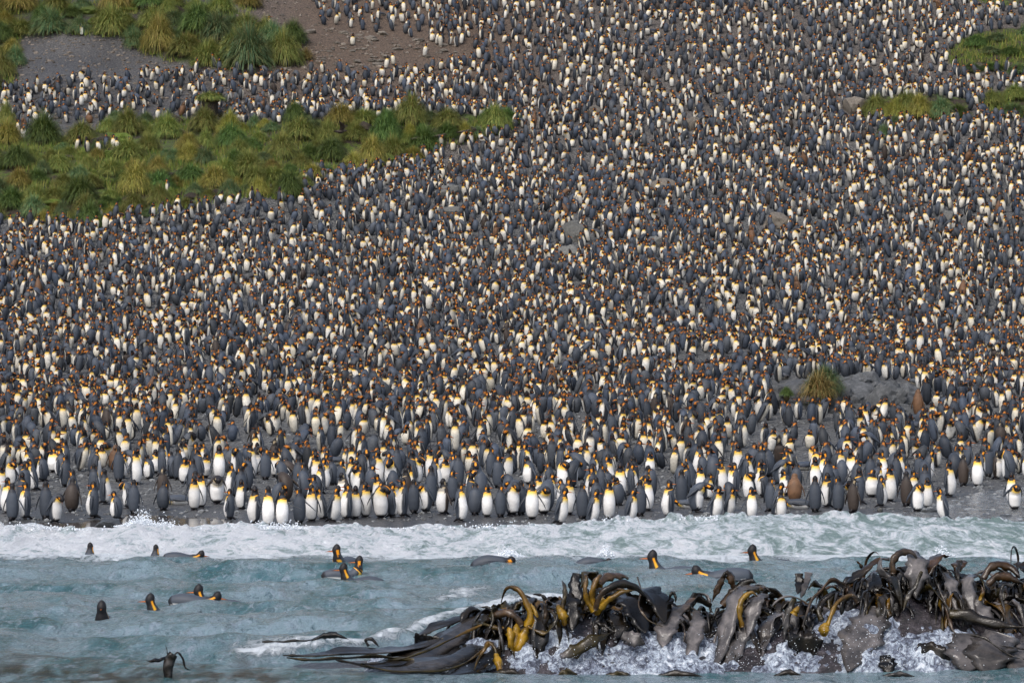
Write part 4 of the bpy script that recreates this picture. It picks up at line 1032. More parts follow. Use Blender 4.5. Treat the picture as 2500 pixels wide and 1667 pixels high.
def skua(flying):
    mb = MB()
    mb.add(*tube([(-.34, 0, .02), (-.2, 0, .0), (0, 0, 0), (.14, 0, .05), (.20, 0, .11 if not flying else .06), (.27, 0, .13 if not flying else .06), (.31, 0, .12 if not flying else .05), (.36, 0, .10 if not flying else .035)],
                 [.05, .07, .10, .07, .045, .045, .02, .006], [.01, .05, .10, .075, .05, .045, .02, .006]))
    for s in (-1, 1):
        if flying: w_ = [(.02, s * .06, .03), (.05, s * .25, .17), (-.02, s * .45, .26), (-.22, s * .70, .30)]
        else: w_ = [(.10, s * .085, .05), (-.05, s * .10, .04), (-.2, s * .07, .02), (-.40, s * .03, .0)]
        V = []; wd = [.11, .13, .10, .01] if flying else [.07, .08, .06, .01]
        for (q, ww) in zip(w_, wd):
            q = np.array(q); ax_ = np.array([1, 0, 0]) if flying else np.array([0, 0, 1.]); t_ = np.array([0, 0, .012]) if flying else np.array([0, s * .012, 0])
            V += [q + ax_ * ww, q + t_, q - ax_ * ww, q - t_]
        F = [(r_ * 4 + j, r_ * 4 + (j + 1) % 4, (r_ + 1) * 4 + (j + 1) % 4, (r_ + 1) * 4 + j) for r_ in range(3) for j in range(4)]
        mb.add(V, F)
        if not flying: mb.add(*tube([(.0, s * .04, -.06), (0, s * .04, -.14), (.02, s * .04, -.2)], [.01, .008, .01], [.01, .008, .01], 5, 4))
    me = mb.mesh('skua'); me.materials.append(mskua); return me
ms_, mf_ = skua(False), skua(True)
for i, (px, py, hd, lab) in enumerate([(1021, 352, 20, 'brown skua sitting on a tussock clump, left of the perched ones'), (1074, 346, 5, 'brown skua standing on the green terrace, middle of the perched ones'), (1134, 336, 10, 'brown skua on the terrace, right of the perched ones')]):
    X, Y, Z = [float(q[0]) for q in ground_px(px, py)]
    o = link('skua', ms_); o.location = (X, Y - .8, HC - (py - 12 - YH) * (Y - .8) / FPX + .0); o.scale = (1.15,) * 3; o.rotation_euler = (0, 0, R(hd)); tag(o, lab, 'bird', 'skuas on the terrace')
    Vt, Ft = rock_arr(300 + i, ICO3, .25, 1.0)
o = link('skua', mf_); o.location = at(832, 322, 205); o.rotation_euler = (R(-18), 0, R(15)); o.scale = (1.1,) * 3; tag(o, 'brown skua flying low over the green terrace with raised wings', 'bird')


# ------------------------------------------------------------------ kelp reef
RG = np.array([(560, -.25), (650, -.10), (750, -.02), (900, .06), (1000, .15), (1100, .34), (1180, .55), (1280, .68), (1400, .80), (1500, .78), (1580, .70), (1640, .48), (1720, .42), (1800, .55), (1900, .70), (2000, .70),
               (2080, .85), (2200, 1.08), (2300, 1.02), (2400, .86), (2500, .95), (2600, .85), (2750, .5), (2900, -.1), (3000, -.3)])
YR = 49.0
def reef(X, Y):
    px = 1250 + X * FPX / YR
    rz = np.interp(px, RG[:, 0], RG[:, 1])
    t = (Y - YR + .10) / np.where(Y < YR, 1.75, 1.4)
    body = rz * np.maximum(0, 1 - np.abs(t) ** 2.0)
    return body - .10 + .13 * fbm(X / .8, Y / .6, 401, 4) * np.clip(rz * 2, 0, 1) - .5 * np.clip(np.abs(t) - 1, 0, 1)
mreef, n, b = newmat('reef_rock'); v = texco(n)
x = noise_(n, v, 7, 9, .75, .3); y = noise_(n, v, 2.2, 5, .6)
c_ = ramp(n, x, [(.38, (.008, .007, .009)), (.52, (.028, .022, .026)), (.64, (.11, .10, .115))])
geo = N(n, 'ShaderNodeNewGeometry'); sx3 = N(n, 'ShaderNodeSeparateXYZ'); n.links.new(geo.outputs['Position'], sx3.inputs[0])
n.links.new(c_, b.inputs['Base Color']); b.inputs['Roughness'].default_value = .25; bump(n, b, x, 1.0, .04)
for name, xa, xb, lab in (('reef_rock', -4.0, 2.45, 'left half of the wave-washed reef under draped kelp, nearest the camera'), ('reef_rock', 2.45, 9.4, 'higher right half of the wave-washed reef buried in kelp')):
    xs = np.linspace(xa, xb, 150); ys = np.linspace(47.0, 50.6, 70); A, B2 = np.meshgrid(xs, ys)
    o = link(name, mesh_np(name, np.stack([A, B2, reef(A, B2)], -1).reshape(-1, 3), grid_faces(150, 70)), mreef); tag(o, lab, 'rock')
# white water pouring off the reef
mwash, n, b = newmat('wash_foam'); x = noise_(n, texco(n, (1, 1, .6)), 13, 10, .8, 1.0)
y = noise_(n, texco(n), 2.0, 4, .6)
n.links.new(ramp(n, math_(n, 'ADD', math_(n, 'MULTIPLY', x, .75), math_(n, 'MULTIPLY', y, .25)), [(.43, (.035, .04, .06)), (.49, (.20, .23, .31)), (.545, (.55, .64, .74)), (.60, (.92, .95, 1.0))]), b.inputs['Base Color'])
b.inputs['Roughness'].default_value = .35; bump(n, b, x, 1.0, .05)
xs = np.linspace(-1.9, 9.2, 560); ys = np.linspace(46.75, 48.6, 76); A, B2 = np.meshgrid(xs, ys)
rf = reef(A, B2); pxw = 1250 + A * FPX / YR
top = np.interp(pxw, [750, 1000, 1150, 1250, 1400, 1600, 1700, 1850, 2000, 2100, 2200, 2350, 2450, 2700], [0, .04, .12, .30, .36, .34, .36, .34, .42, .50, .42, .34, .20, .2])
n1_ = fbm(A / .5, B2 / .35, 431, 4); n2_ = fbm(A / .13, B2 / .12, 437, 3)
W_ = np.minimum(rf, top + .25 * n1_) + .06 + .16 * n1_ + .085 * n2_
W_ = np.where(rf > top + .12 + .3 * n1_, rf - .15, np.maximum(W_, -.02 + .10 * n1_ + .05 * n2_))
W_ -= .5 * smooth(47.15, 46.8, B2 + .15 * n1_)
o = link('reef_wash', mesh_np('reef_wash', np.stack([A, B2, W_], -1).reshape(-1, 3), grid_faces(560, 76)), mwash); tag(o, kind='stuff')
P = []; S = []
for i in range(3000):
    px = rnd.choice([rnd.uniform(1150, 2450), rnd.gauss(1400, 90), rnd.gauss(2080, 60), rnd.gauss(2200, 70), rnd.gauss(1500, 60), rnd.gauss(1870, 90)])
    X = (px - 1250) * 48 / FPX; Y = rnd.uniform(47.1, 48.4); z = float(np.interp(px, [1100, 1300, 1700, 2080, 2400], [.1, .3, .3, .48, .3]))
    P.append((X, Y - rnd.uniform(0, .25), abs(rnd.gauss(0, z * .62)) + .02)); S.append(rnd.choice([.003, .004, .005, .008]))
droplets('reef_spray', np.array(P), np.array(S), mspray)

KC = {'dark': (.012, .009, .005), 'black': (.004, .0035, .003), 'olive': (.034, .026, .006), 'pale': (.115, .112, .118), 'grey': (.042, .040, .040), 'yellow': (.30, .18, .010), 'ochre': (.12, .066, .008), 'brown': (.05, .026, .009), 'tan': (.065, .040, .022)}  # pale: mostly wet sky sheen put into the colour, over a lighter underside
mkelp, n, b = newmat('wet_kelp'); a = attr(n); x = noise_(n, texco(n), 5, 5, .65)
wv = N(n, 'ShaderNodeTexNoise', Scale=22.0, Detail=3.0)
n.links.new(mix(n, 1.0, a.outputs['Color'], ramp(n, x, [(.34, (.3, .3, .3)), (.66, (1.5, 1.4, 1.3))]), 'MULTIPLY'), b.inputs['Base Color'])
b.inputs['Roughness'].default_value = .12; b.inputs['Specular IOR Level'].default_value = .42
bump(n, b, math_(n, 'ADD', x, math_(n, 'MULTIPLY', wv.outputs['Fac'], .35)), .5, .02)

def strap(path, w_, cols, th=.010, side=None, curl=0.25, wav=.016, seed=0, tw=0.0, rnd_tip=True):
    """a kelp blade or stipe: closed flattened tube along a path; w_ = half widths along it, cols = colours along it"""
    m_ = max(14, len(path) * 7) if len(path) < 12 else len(path)
    c = catmull(path, m_) if len(path) < 12 else np.asarray(path, float)
    u = np.linspace(0, 1, len(c)); hw = np.interp(u, np.linspace(0, 1, len(w_)), w_)
    if rnd_tip: hw = hw * np.clip((1 - u) * 3.2, .03, 1) ** .7 * (1 + .12 * np.sin(u * 23 + seed * 1.7) + .08 * np.sin(u * 41 + seed))
    col = np.stack([np.interp(u, np.linspace(0, 1, len(cols)), [KC[q][k] if isinstance(q, str) else q[k] for q in cols]) for k in range(3)], 1)
    T = np.gradient(c, axis=0); T /= np.linalg.norm(T, axis=1)[:, None] + 1e-9
    s = np.array(side if side is not None else (1.0, 0, 0)); V = []; CC = []
    prof = [(-1, 0), (-.4, 1), (.4, 1), (1, 0), (.4, -1), (-.4, -1)]
    for i in range(len(c)):
        s = s - T[i] * s.dot(T[i]); s /= np.linalg.norm(s) + 1e-9
        if tw: s = s * math.cos(tw / len(c)) + np.cross(T[i], s) * math.sin(tw / len(c))
        nn = np.cross(s, T[i]); t_ = min(th, hw[i] * .9) if hw[i] > .03 else hw[i] * .85
        wob = wav * math.sin(u[i] * 17 + seed) ; wob2 = wav * math.sin(u[i] * 13 + seed * 2.1)
        for (a_, b_) in prof:
            e = curl * hw[i] * (a_ * a_) 
            V.append(c[i] + s * a_ * hw[i] + nn * (b_ * t_ - e + (wob if a_ > 0 else -wob2) * abs(a_) ))
            CC.append(col[i] * (1 + .25 * (abs(a_) > .9)))
    k_ = 6; F = [(i * k_ + j, i * k_ + (j + 1) % k_, (i + 1) * k_ + (j + 1) % k_, (i + 1) * k_ + j) for i in range(len(c) - 1) for j in range(k_)]
    F += [(0, 1, 2, 3), (0, 3, 4, 5)]
    mb = MB(); mb.add(V, F, np.array(CC)); return mb
def drape(p, d, L, stiff, seed, ds=.045, sag=1.0):
    """grow a blade from p towards d; it sags under its weight and slides over the reef"""
    r = random.Random(seed); p = np.array(p, float); d = np.array(d, float); d /= np.linalg.norm(d); out = [p.copy()]
    n_ = max(6, int(L / ds)); lat = r.uniform(-1, 1)
    for i in range(n_):
        g = sag * (.10 + .45 * (i / n_) ** 1.0) * (1 - stiff)
        d = d + np.array([.05 * math.sin(i * .35 + lat * 3), 0, -g]); d /= np.linalg.norm(d)
        p = p + d * ds
        z = float(reef(p[0], p[1])) + .035
        z = max(z, .0)
        if p[2] < z:
            p[2] = z + .004
            gx_ = (float(reef(p[0] + .05, p[1])) - float(reef(p[0] - .05, p[1]))) / .1; gy_ = (float(reef(p[0], p[1] + .05)) - float(reef(p[0], p[1] - .05))) / .1
            d = d + np.array([-gx_ * .25, -gy_ * .25, 0]); d[2] = max(d[2], -.25); d /= np.linalg.norm(d)
        out.append(p.copy())
    return np.array(out[::1])

plants = []
def plant(px, py, Y, lab, name='kelp_plant'):
    o = bpy.data.objects.new(name, None); C.objects.link(o); o.location = at(px, py, Y); tag(o, lab, 'kelp', 'kelp on the reef'); return o
def child(o, mb, name):
    me = mb.mesh(name); me.materials.append(mkelp)
    me.transform(Matrix.Translation(-Vector(o.location))); c = link(name, me, None, o); return c

def bush(px, py, Y, nst, nbl, L, cols, yel, seed, lab, wmul=1.0, spread=1.0, tall=.35):
    """a kelp plant: stipes fan out of a holdfast, each ends in strap blades that flop over the rock"""
    r = random.Random(seed); o = plant(px, py, Y, lab); p0 = np.array(o.location[:])
    V, F = rock_arr(seed % 50, ICO2, .3, .6); mb = MB(); mb.add(V * .07 + p0, F, np.array(KC['ochre' if yel else 'brown'])); child(o, mb, 'holdfast')
    for s in range(nst):
        a_ = r.uniform(-1.25, 1.25) if nst > 1 else 0; d = np.array([math.sin(a_) * spread, r.uniform(-.75, .35), r.uniform(.8, 1.5)]); d /= np.linalg.norm(d)
        hL = tall * r.uniform(.7, 1.2); pts = [p0 + d * hL * q + np.array([0, 0, -.10 * q * q * hL]) for q in (0, .4, .8, 1.0)]
        y0 = 'yellow' if yel else r.choice(['ochre', 'brown', 'dark', 'brown'])
        child(o, strap(pts, [.022 * wmul, .018 * wmul, .022 * wmul], [y0, y0, 'ochre' if yel else 'dark'], th=.02, curl=0, rnd_tip=False), 'stipe')
        tip = pts[-1]
        for q in range(nbl - 1):
            da = d + np.array([r.gauss(0, .6), r.gauss(-.65, .45), r.gauss(-.35, .3)])
            cl = r.choice(cols); L_ = L * r.uniform(.8, 1.7) * (.35 if da[1] > -.1 else 1.0); w0 = wmul * r.choice([.014, .018, .024, .030, .038, .05, .065])
            path = drape(tip, da, L_, r.uniform(.0, .35), r.randrange(9999), ds=.055)
            sd_ = np.cross(da, [0, 0, 1.]) + np.array([r.gauss(0, .5), 0, r.gauss(0, .5)])
            c2_ = r.choice(cols)
            child(o, strap(path, [.014 * wmul, w0, w0 * 1.2, w0 * .9, w0 * .5], ['ochre' if yel and r.random() < .6 else cl, cl, c2_, cl], th=.006, side=sd_, curl=r.uniform(-.3, .45), wav=w0 * .6, seed=q + seed, tw=r.uniform(-2.5, 2.5)), 'blade')
    # broad wet sheets lying over the rock in front
    for q in range(9):
        pq = p0 + np.array([r.uniform(-.24, .24), r.uniform(-.12, .12), r.uniform(.03, .16)])
        path = drape(pq, np.array([r.gauss(0, .45), -1.0, r.uniform(.1, .6)]), r.uniform(.55, 1.15), .1, r.randrange(9999), ds=.06)
        w0 = wmul * r.choice([.022, .028, .034, .042, .05, .07, .10]); cl = r.choice(['black', 'dark', 'black', 'dark', 'olive', 'ochre'] if r.random() < .78 else ['grey', 'pale'])
        child(o, strap(path, [w0 * .5, w0, w0 * 1.1, w0 * .8], [cl, cl, r.choice(['dark', 'black', 'grey']), cl], th=.008, curl=r.uniform(0, .5), wav=w0 * .3, seed=q + seed, tw=r.uniform(-.8, .8)), 'blade')
    return o
D = ['dark', 'black', 'dark', 'olive', 'black']; G = ['grey', 'dark', 'pale', 'black', 'dark']
def rz_(px, Y=YR):
    return float(reef((px - 1250) * Y / FPX, Y))
def on(px, Y):                    # photo row of the reef surface at that place
    return YH - (rz_(px, Y) - HC) * FPX / Y
B3 = [(1185, 48.9, 3, 4, .7, D, 1, 'left-end kelp plant with upright looping stalks above its big yellow base'),
      (1230, 48.3, 3, 4, .6, D, 1, 'kelp plant low on the left end just below the big yellow base'),
      (1275, 49.0, 4, 4, .6, D, 0, 'dark kelp plant between the big yellow base and the centre of the left mound'),
      (1330, 48.8, 4, 5, .6, D + ['tan'], 1, 'kelp plant with small yellow stalks left of the crown of the left mound'),
      (1385, 49.1, 4, 5, .55, D + ['tan'], 0, 'tall dark kelp plant at the top left of the left mound crown'),
      (1450, 49.0, 5, 5, .6, D + ['tan', 'brown'], 1, 'kelp plant with fanned yellow stalks forming the crown of the left mound'),
      (1505, 49.1, 4, 5, .7, D + ['grey'], 0, 'dark kelp plant right of the yellow crown on the left mound'),
      (1560, 48.9, 4, 5, .7, D, 0, 'black glossy kelp plant on the right shoulder of the left mound'),
      (1620, 48.8, 3, 4, .6, D + G, 0, 'kelp plant in the saddle just right of the left mound'),
      (1690, 48.9, 3, 4, .6, G + ['dark'], 0, 'pale grey kelp plant in the saddle between both mounds'),
      (1750, 49.0, 3, 4, .6, G + D, 0, 'kelp plant at the right side of the saddle, with one tall upright blade'),
      (1820, 48.8, 4, 5, .6, D + G, 1, 'kelp plant with ochre stalk left of the first dark hump of the right mound'),
      (1880, 49.1, 4, 5, .55, D + ['brown'], 0, 'dark kelp plant on the first hump of the right mound'),
      (1940, 48.9, 4, 5, .6, D + ['brown'], 1, 'kelp plant with yellow stalks right of the first hump of the right mound'),
      (2000, 48.8, 4, 5, .6, D + G, 1, 'kelp plant above the small yellow bulb in the middle of the right mound'),
      (2060, 49.1, 4, 5, .6, D + ['brown', 'grey'], 0, 'brown kelp plant on the slope left of the highest kelp crown'),
      (2120, 49.1, 4, 5, .6, D + ['brown'], 0, 'dark kelp plant just left of the highest kelp crown'),
      (2185, 49.0, 5, 5, .65, D + G, 1, 'highest kelp plant, with grey loops before a swimming penguin head'),
      (2240, 49.1, 4, 5, .65, D + G, 0, 'dark kelp plant right beside the highest kelp crown'),
      (2300, 49.0, 4, 5, .7, D + G, 0, 'kelp plant with long hanging grey straps right of the highest crown'),
      (2360, 48.9, 4, 5, .7, D + G, 1, 'kelp plant with an orange glint between hanging straps'),
      (2430, 49.0, 4, 5, .7, D + ['tan', 'brown'], 0, 'brown kelp plant on the rightmost hump'),
      (2490, 49.0, 4, 5, .7, D + ['brown'], 0, 'brown kelp plant cut by the right edge of the photo'),
      (2560, 49.0, 3, 4, .7, D, 0, 'dark kelp plant beyond the right edge on the reef end'),
      (1300, 48.2, 3, 3, .5, D + G, 1, 'kelp plant low in the white water under the left mound'),
      (1490, 48.3, 3, 4, .5, G + D, 0, 'kelp plant in the wash under the left mound crown'),
      (1790, 48.3, 3, 4, .6, G, 0, 'pale kelp plant in the wash under the saddle'),
      (1960, 48.3, 3, 4, .5, D + G, 1, 'kelp plant low before the yellow bulb in the wash'),
      (2150, 48.4, 3, 4, .6, D + G, 0, 'kelp plant in the wash below the highest crown'),
      (2290, 48.3, 3, 4, .6, G + D, 0, 'grey kelp plant in the wash at lower right'),
      (2420, 48.3, 3, 4, .6, G + D, 0, 'grey kelp plant low near the right edge')]
for i, (px, Y, nst, nbl, L, cols, yel, lab) in enumerate(B3):
    bush(px, on(px, Y), Y, nst, nbl, L, cols, yel, 900 + i * 13, lab, tall=.17 if Y > 48.6 else .11)

# blades read off the photograph: (plant label, [(name, colours, half width m, [(px, py, Y) ...])])
def hand(lab, base, items, name='kelp_plant'):
    o = plant(*base, lab, name)
    for nm, cols, hw, pts, kw in items:
        P_ = [at(*q) for q in pts]; child(o, strap(P_, hw, cols, **kw), nm)
    return o
Y0 = 48.0
hand('kelp with the biggest bright yellow base, at the left end of the reef', (1265, 1600, 47.9), [
    ('stipe', ['ochre', 'yellow', 'yellow', 'yellow'], [.03, .07, .10, .08], [(1262, 1612, 47.75), (1256, 1580, 47.7), (1258, 1550, 47.75), (1262, 1520, 47.8)], dict(th=.05, curl=.1)),
    ('stipe', ['ochre', 'yellow', 'yellow', 'ochre'], [.02, .05, .08, .06], [(1262, 1615, 47.70), (1266, 1585, 47.66), (1278, 1552, 47.7), (1290, 1525, 47.75)], dict(th=.05, curl=.1)),
    ('stipe', ['ochre', 'yellow', 'yellow', 'ochre'], [.02, .03, .06, .03], [(1262, 1610, 47.68), (1248, 1575, 47.63), (1246, 1545, 47.66), (1240, 1528, 47.75)], dict(th=.04, curl=.1)),
    ('blade', ['ochre', 'olive', 'dark'], [.02, .04, .04], [(1290, 1530, 47.7), (1325, 1545, 47.6), (1350, 1528, 47.6), (1362, 1500, 47.65)], dict(th=.01)),
    ('stipe', ['yellow', 'ochre', 'dark'], [.06, .035, .03], [(1288, 1530, 47.8), (1296, 1500, 47.8), (1283, 1465, 47.85), (1262, 1436, 47.9), (1238, 1436, 48.0), (1222, 1470, 48.1)], dict(th=.02)),
    ('stipe', ['yellow', 'yellow', 'ochre'], [.05, .03, .02], [(1300, 1535, 47.8), (1310, 1510, 47.8), (1300, 1480, 47.85), (1286, 1468, 47.9)], dict(th=.02)),
    ('stipe', ['yellow', 'tan', 'grey'], [.045, .03, .03], [(1310, 1535, 47.8), (1326, 1515, 47.8), (1332, 1490, 47.8), (1326, 1462, 47.8)], dict(th=.02)),
    ('blade', ['tan', 'tan', 'dark'], [.05, .06, .07], [(1272, 1528, 47.8), (1255, 1503, 47.8), (1232, 1495, 47.85), (1205, 1502, 47.9), (1180, 1520, 48.0)], dict(th=.02)),
    ('blade', ['ochre', 'olive', 'olive'], [.05, .02, .03], [(1240, 1540, 47.8), (1205, 1530, 47.8), (1175, 1523, 47.9), (1150, 1530, 48.0)], dict(th=.015))])
hand('kelp with fanned yellow stalks round a yellow knob at the left mound crown', (1460, 1500, 47.9), [
    ('stipe', ['ochre', 'yellow', 'yellow'], [.05, .10, .07], [(1456, 1498, 47.9), (1462, 1478, 47.85), (1470, 1462, 47.9)], dict(th=.07, rnd_tip=False)),
    ('stipe', ['yellow', 'ochre', 'tan'], [.04, .04, .035], [(1452, 1490, 47.85), (1446, 1460, 47.85), (1450, 1430, 47.85), (1462, 1408, 47.9), (1470, 1402, 48.1)], dict(th=.02)),
    ('stipe', ['yellow', 'ochre', 'dark'], [.04, .03, .035], [(1450, 1492, 47.8), (1436, 1470, 47.8), (1428, 1440, 47.8), (1432, 1412, 47.85), (1425, 1398, 48)], dict(th=.02)),
    ('blade', ['tan', 'dark', 'dark'], [.03, .05, .06], [(1454, 1488, 47.75), (1462, 1460, 47.7), (1482, 1438, 47.7), (1515, 1425, 47.75), (1550, 1432, 47.8), (1580, 1460, 47.9)], dict(th=.02)),
    ('blade', ['yellow', 'ochre', 'olive'], [.05, .035, .03], [(1464, 1484, 47.75), (1490, 1462, 47.7), (1520, 1445, 47.7), (1550, 1440, 47.75)], dict(th=.02)),
    ('blade', ['black', 'black', 'dark'], [.05, .09, .12], [(1410, 1400, 48.3), (1403, 1425, 48.2), (1408, 1460, 48.1), (1400, 1500, 48.0)], dict(th=.012, tw=.4)),
    ('blade', ['tan', 'tan', 'brown'], [.06, .09, .08], [(1462, 1420, 48.1), (1485, 1405, 48.2), (1512, 1402, 48.3), (1535, 1412, 48.4)], dict(th=.015))])
hand('kelp with a small yellow base left of the left mound crown', (1375, 1520, 47.9), [
    ('stipe', ['ochre', 'yellow', 'ochre'], [.03, .07, .05], [(1378, 1525, 47.8), (1376, 1508, 47.75), (1368, 1490, 47.8), (1360, 1472, 47.9)], dict(th=.05)),
    ('blade', ['ochre', 'olive', 'grey'], [.03, .03, .04], [(1370, 1500, 47.8), (1376, 1470, 47.8), (1380, 1440, 47.9), (1372, 1415, 48.1)], dict(th=.015)),
    ('blade', ['dark', 'black', 'dark'], [.05, .11, .09], [(1388, 1450, 48.1), (1398, 1472, 47.9), (1400, 1505, 47.8), (1396, 1540, 47.7)], dict(th=.012))])
hand('broad black kelp sheets over the right shoulder of the left mound', (1570, 1500, 48.2), [
    ('blade', ['black', 'black', 'dark'], [.10, .20, .18], [(1545, 1440, 48.6), (1580, 1442, 48.3), (1608, 1475, 48.1), (1622, 1520, 47.95)], dict(th=.012)),
    ('blade', ['dark', 'black', 'black'], [.10, .22, .2], [(1510, 1450, 48.4), (1540, 1470, 48.1), (1560, 1505, 47.95), (1575, 1545, 47.8)], dict(th=.012)),
    ('blade', ['black', 'dark', 'black'], [.06, .12, .10], [(1480, 1490, 48.1), (1500, 1510, 47.9), (1512, 1535, 47.8), (1500, 1560, 47.7)], dict(th=.012)),
    ('stipe', ['grey', 'tan', 'olive'], [.012, .014, .012], [(1556, 1408, 48.1), (1564, 1440, 48.0), (1560, 1478, 47.9), (1580, 1510, 47.8), (1618, 1530, 47.7)], dict(th=.012)),
    ('blade', ['black', 'dark', 'dark'], [.012, .02, .03], [(1638, 1490, 48.3), (1636, 1460, 48.2), (1640, 1445, 48.2), (1648, 1452, 48.2), (1650, 1470, 48.2)], dict(th=.012))])
hand('long dark kelp sheets sweeping down from the left mound to the water at left', (1150, 1530, 48.2), [
    ('blade', ['dark', 'grey', 'dark', 'dark'], [.06, .20, .24, .10], [(1195, 1500, 48.6), (1130, 1535, 48.2), (1050, 1590, 47.5), (940, 1622, 47.0), (820, 1612, 46.8)], dict(th=.012, curl=.05, wav=.02)),
    ('blade', ['black', 'dark', 'grey', 'dark'], [.06, .16, .22, .12], [(1220, 1520, 48.3), (1170, 1570, 47.8), (1090, 1612, 47.1), (990, 1632, 46.7), (880, 1625, 46.5)], dict(th=.012, curl=.05, wav=.02)),
    ('blade', ['dark', 'black', 'dark'], [.08, .20, .12], [(1235, 1555, 48.0), (1190, 1600, 47.5), (1130, 1640, 46.9), (1040, 1652, 46.4)], dict(th=.012, curl=.05, wav=.02)),
    ('blade', ['black', 'dark', 'grey'], [.05, .10, .08], [(1190, 1495, 48.8), (1120, 1512, 48.6), (1060, 1535, 48.3), (1010, 1556, 48.0)], dict(th=.012)),
    ('blade', ['dark', 'grey', 'dark', 'dark'], [.03, .13, .14, .06], [(1080, 1560, 47.9), (1000, 1585, 47.5), (900, 1592, 47.2), (790, 1598, 47.0), (690, 1600, 46.9)], dict(th=.012, wav=.015)),
    ('blade', ['olive', 'dark', 'olive'], [.02, .06, .03], [(1010, 1610, 47.0), (900, 1602, 46.8), (800, 1610, 46.6), (700, 1606, 46.5)], dict(th=.012)),
    ('blade', ['ochre', 'olive', 'olive', 'olive'], [.012, .016, .016, .01], [(1175, 1525, 47.7), (1080, 1570, 47.2), (1010, 1600, 46.9), (940, 1612, 46.8)], dict(th=.012)),
    ('blade', ['ochre', 'olive', 'olive', 'olive'], [.012, .016, .016, .01], [(1200, 1570, 47.5), (1120, 1625, 46.8), (1000, 1640, 46.4), (880, 1622, 46.3)], dict(th=.012)),
    ('blade', ['black', 'dark'], [.10, .08], [(1012, 1555, 48.0), (1040, 1556, 48.0), (1085, 1562, 47.9)], dict(th=.02)),
    ('blade', ['black', 'dark'], [.015, .03], [(900, 1577, 47.6), (893, 1562, 47.6), (908, 1560, 47.6), (925, 1578, 47.6)], dict(th=.01))])
hand('dark floating kelp blade in the foam line left of the reef', (790, 1556, 50.5), [
    ('blade', ['black', 'black', 'dark'], [.01, .05, .02], [(760, 1562, 50.8), (790, 1552, 50.8), (820, 1550, 50.8), (852, 1560, 50.8)], dict(th=.02)),
    ('blade', ['black', 'dark'], [.012, .02], [(640, 1566, 50.6), (700, 1565, 50.6), (770, 1561, 50.7)], dict(th=.012))], 'kelp_blade_cluster')
hand('small kelp plant alone at the bottom left with one upright dark frond', (412, 1650, 46.3), [
    ('blade', ['black', 'grey', 'dark'], [.05, .07, .06], [(411, 1658, 46.4), (410, 1630, 46.4), (416, 1608, 46.4), (424, 1596, 46.4)], dict(th=.012, tw=.2, rnd_tip=False)),
    ('blade', ['black', 'black', 'dark'], [.010, .014, .012], [(424, 1600, 46.3), (434, 1592, 46.3), (446, 1606, 46.3), (452, 1628, 46.3), (466, 1636, 46.3)], dict(th=.012)),
    ('blade', ['dark', 'black'], [.007, .005], [(410, 1605, 46.4), (408, 1588, 46.4), (404, 1572, 46.4)], dict(th=.01)),
    ('blade', ['black', 'black', 'dark'], [.01, .04, .02], [(408, 1604, 46.5), (385, 1611, 46.4), (358, 1613, 46.4)], dict(th=.02))])
hand('pale grey kelp straps streaming down through the saddle of the reef', (1700, 1480, 48.2), [
    ('blade', ['dark', 'pale', 'pale', 'pale'], [.06, .15, .14, .13], [(1662, 1485, 48.3), (1640, 1510, 48.1), (1625, 1545, 47.9), (1618, 1580, 47.75)], dict(th=.015, curl=.2)),
    ('blade', ['grey', 'pale', 'pale', 'pale'], [.05, .10, .11, .12], [(1700, 1492, 48.2), (1704, 1520, 48.0), (1695, 1560, 47.8), (1682, 1640, 47.4)], dict(th=.015, curl=.2)),
    ('blade', ['grey', 'pale', 'pale', 'grey'], [.06, .11, .12, .12], [(1850, 1432, 48.3), (1805, 1445, 48.1), (1785, 1500, 47.9), (1768, 1570, 47.7), (1740, 1640, 47.4)], dict(th=.015, curl=.2)),
    ('blade', ['tan', 'grey', 'grey'], [.05, .07, .05], [(1698, 1462, 48.5), (1675, 1480, 48.3), (1655, 1500, 48.2), (1640, 1530, 48.1)], dict(th=.015)),
    ('blade', ['dark', 'black', 'dark'], [.04, .11, .08], [(1735, 1480, 48.4), (1700, 1465, 48.3), (1685, 1490, 48.2), (1690, 1530, 48.1)], dict(th=.012)),
    ('blade', ['pale', 'pale', 'grey'], [.06, .10, .11], [(1840, 1500, 48.0), (1815, 1550, 47.8), (1790, 1600, 47.6), (1770, 1650, 47.3)], dict(th=.015)),
    ('stipe', ['grey', 'tan'], [.012, .01], [(1660, 1510, 47.8), (1672, 1540, 47.8), (1668, 1570, 47.7)], dict(th=.01))])
hand('upright notched kelp blade standing above the saddle of the reef', (1790, 1450, 48.4), [
    ('blade', ['dark', 'brown', 'black'], [.03, .06, .05], [(1795, 1445, 48.4), (1788, 1420, 48.4), (1780, 1400, 48.4), (1768, 1396, 48.4)], dict(th=.012, tw=.6)),
    ('blade', ['black', 'brown', 'black'], [.02, .05, .015], [(1772, 1396, 48.4), (1760, 1420, 48.4), (1748, 1445, 48.4), (1738, 1470, 48.4)], dict(th=.012)),
    ('blade', ['brown', 'dark', 'black'], [.05, .07, .03], [(1765, 1478, 48.3), (1782, 1455, 48.3), (1800, 1440, 48.3), (1830, 1418, 48.3), (1848, 1424, 48.3)], dict(th=.012))])
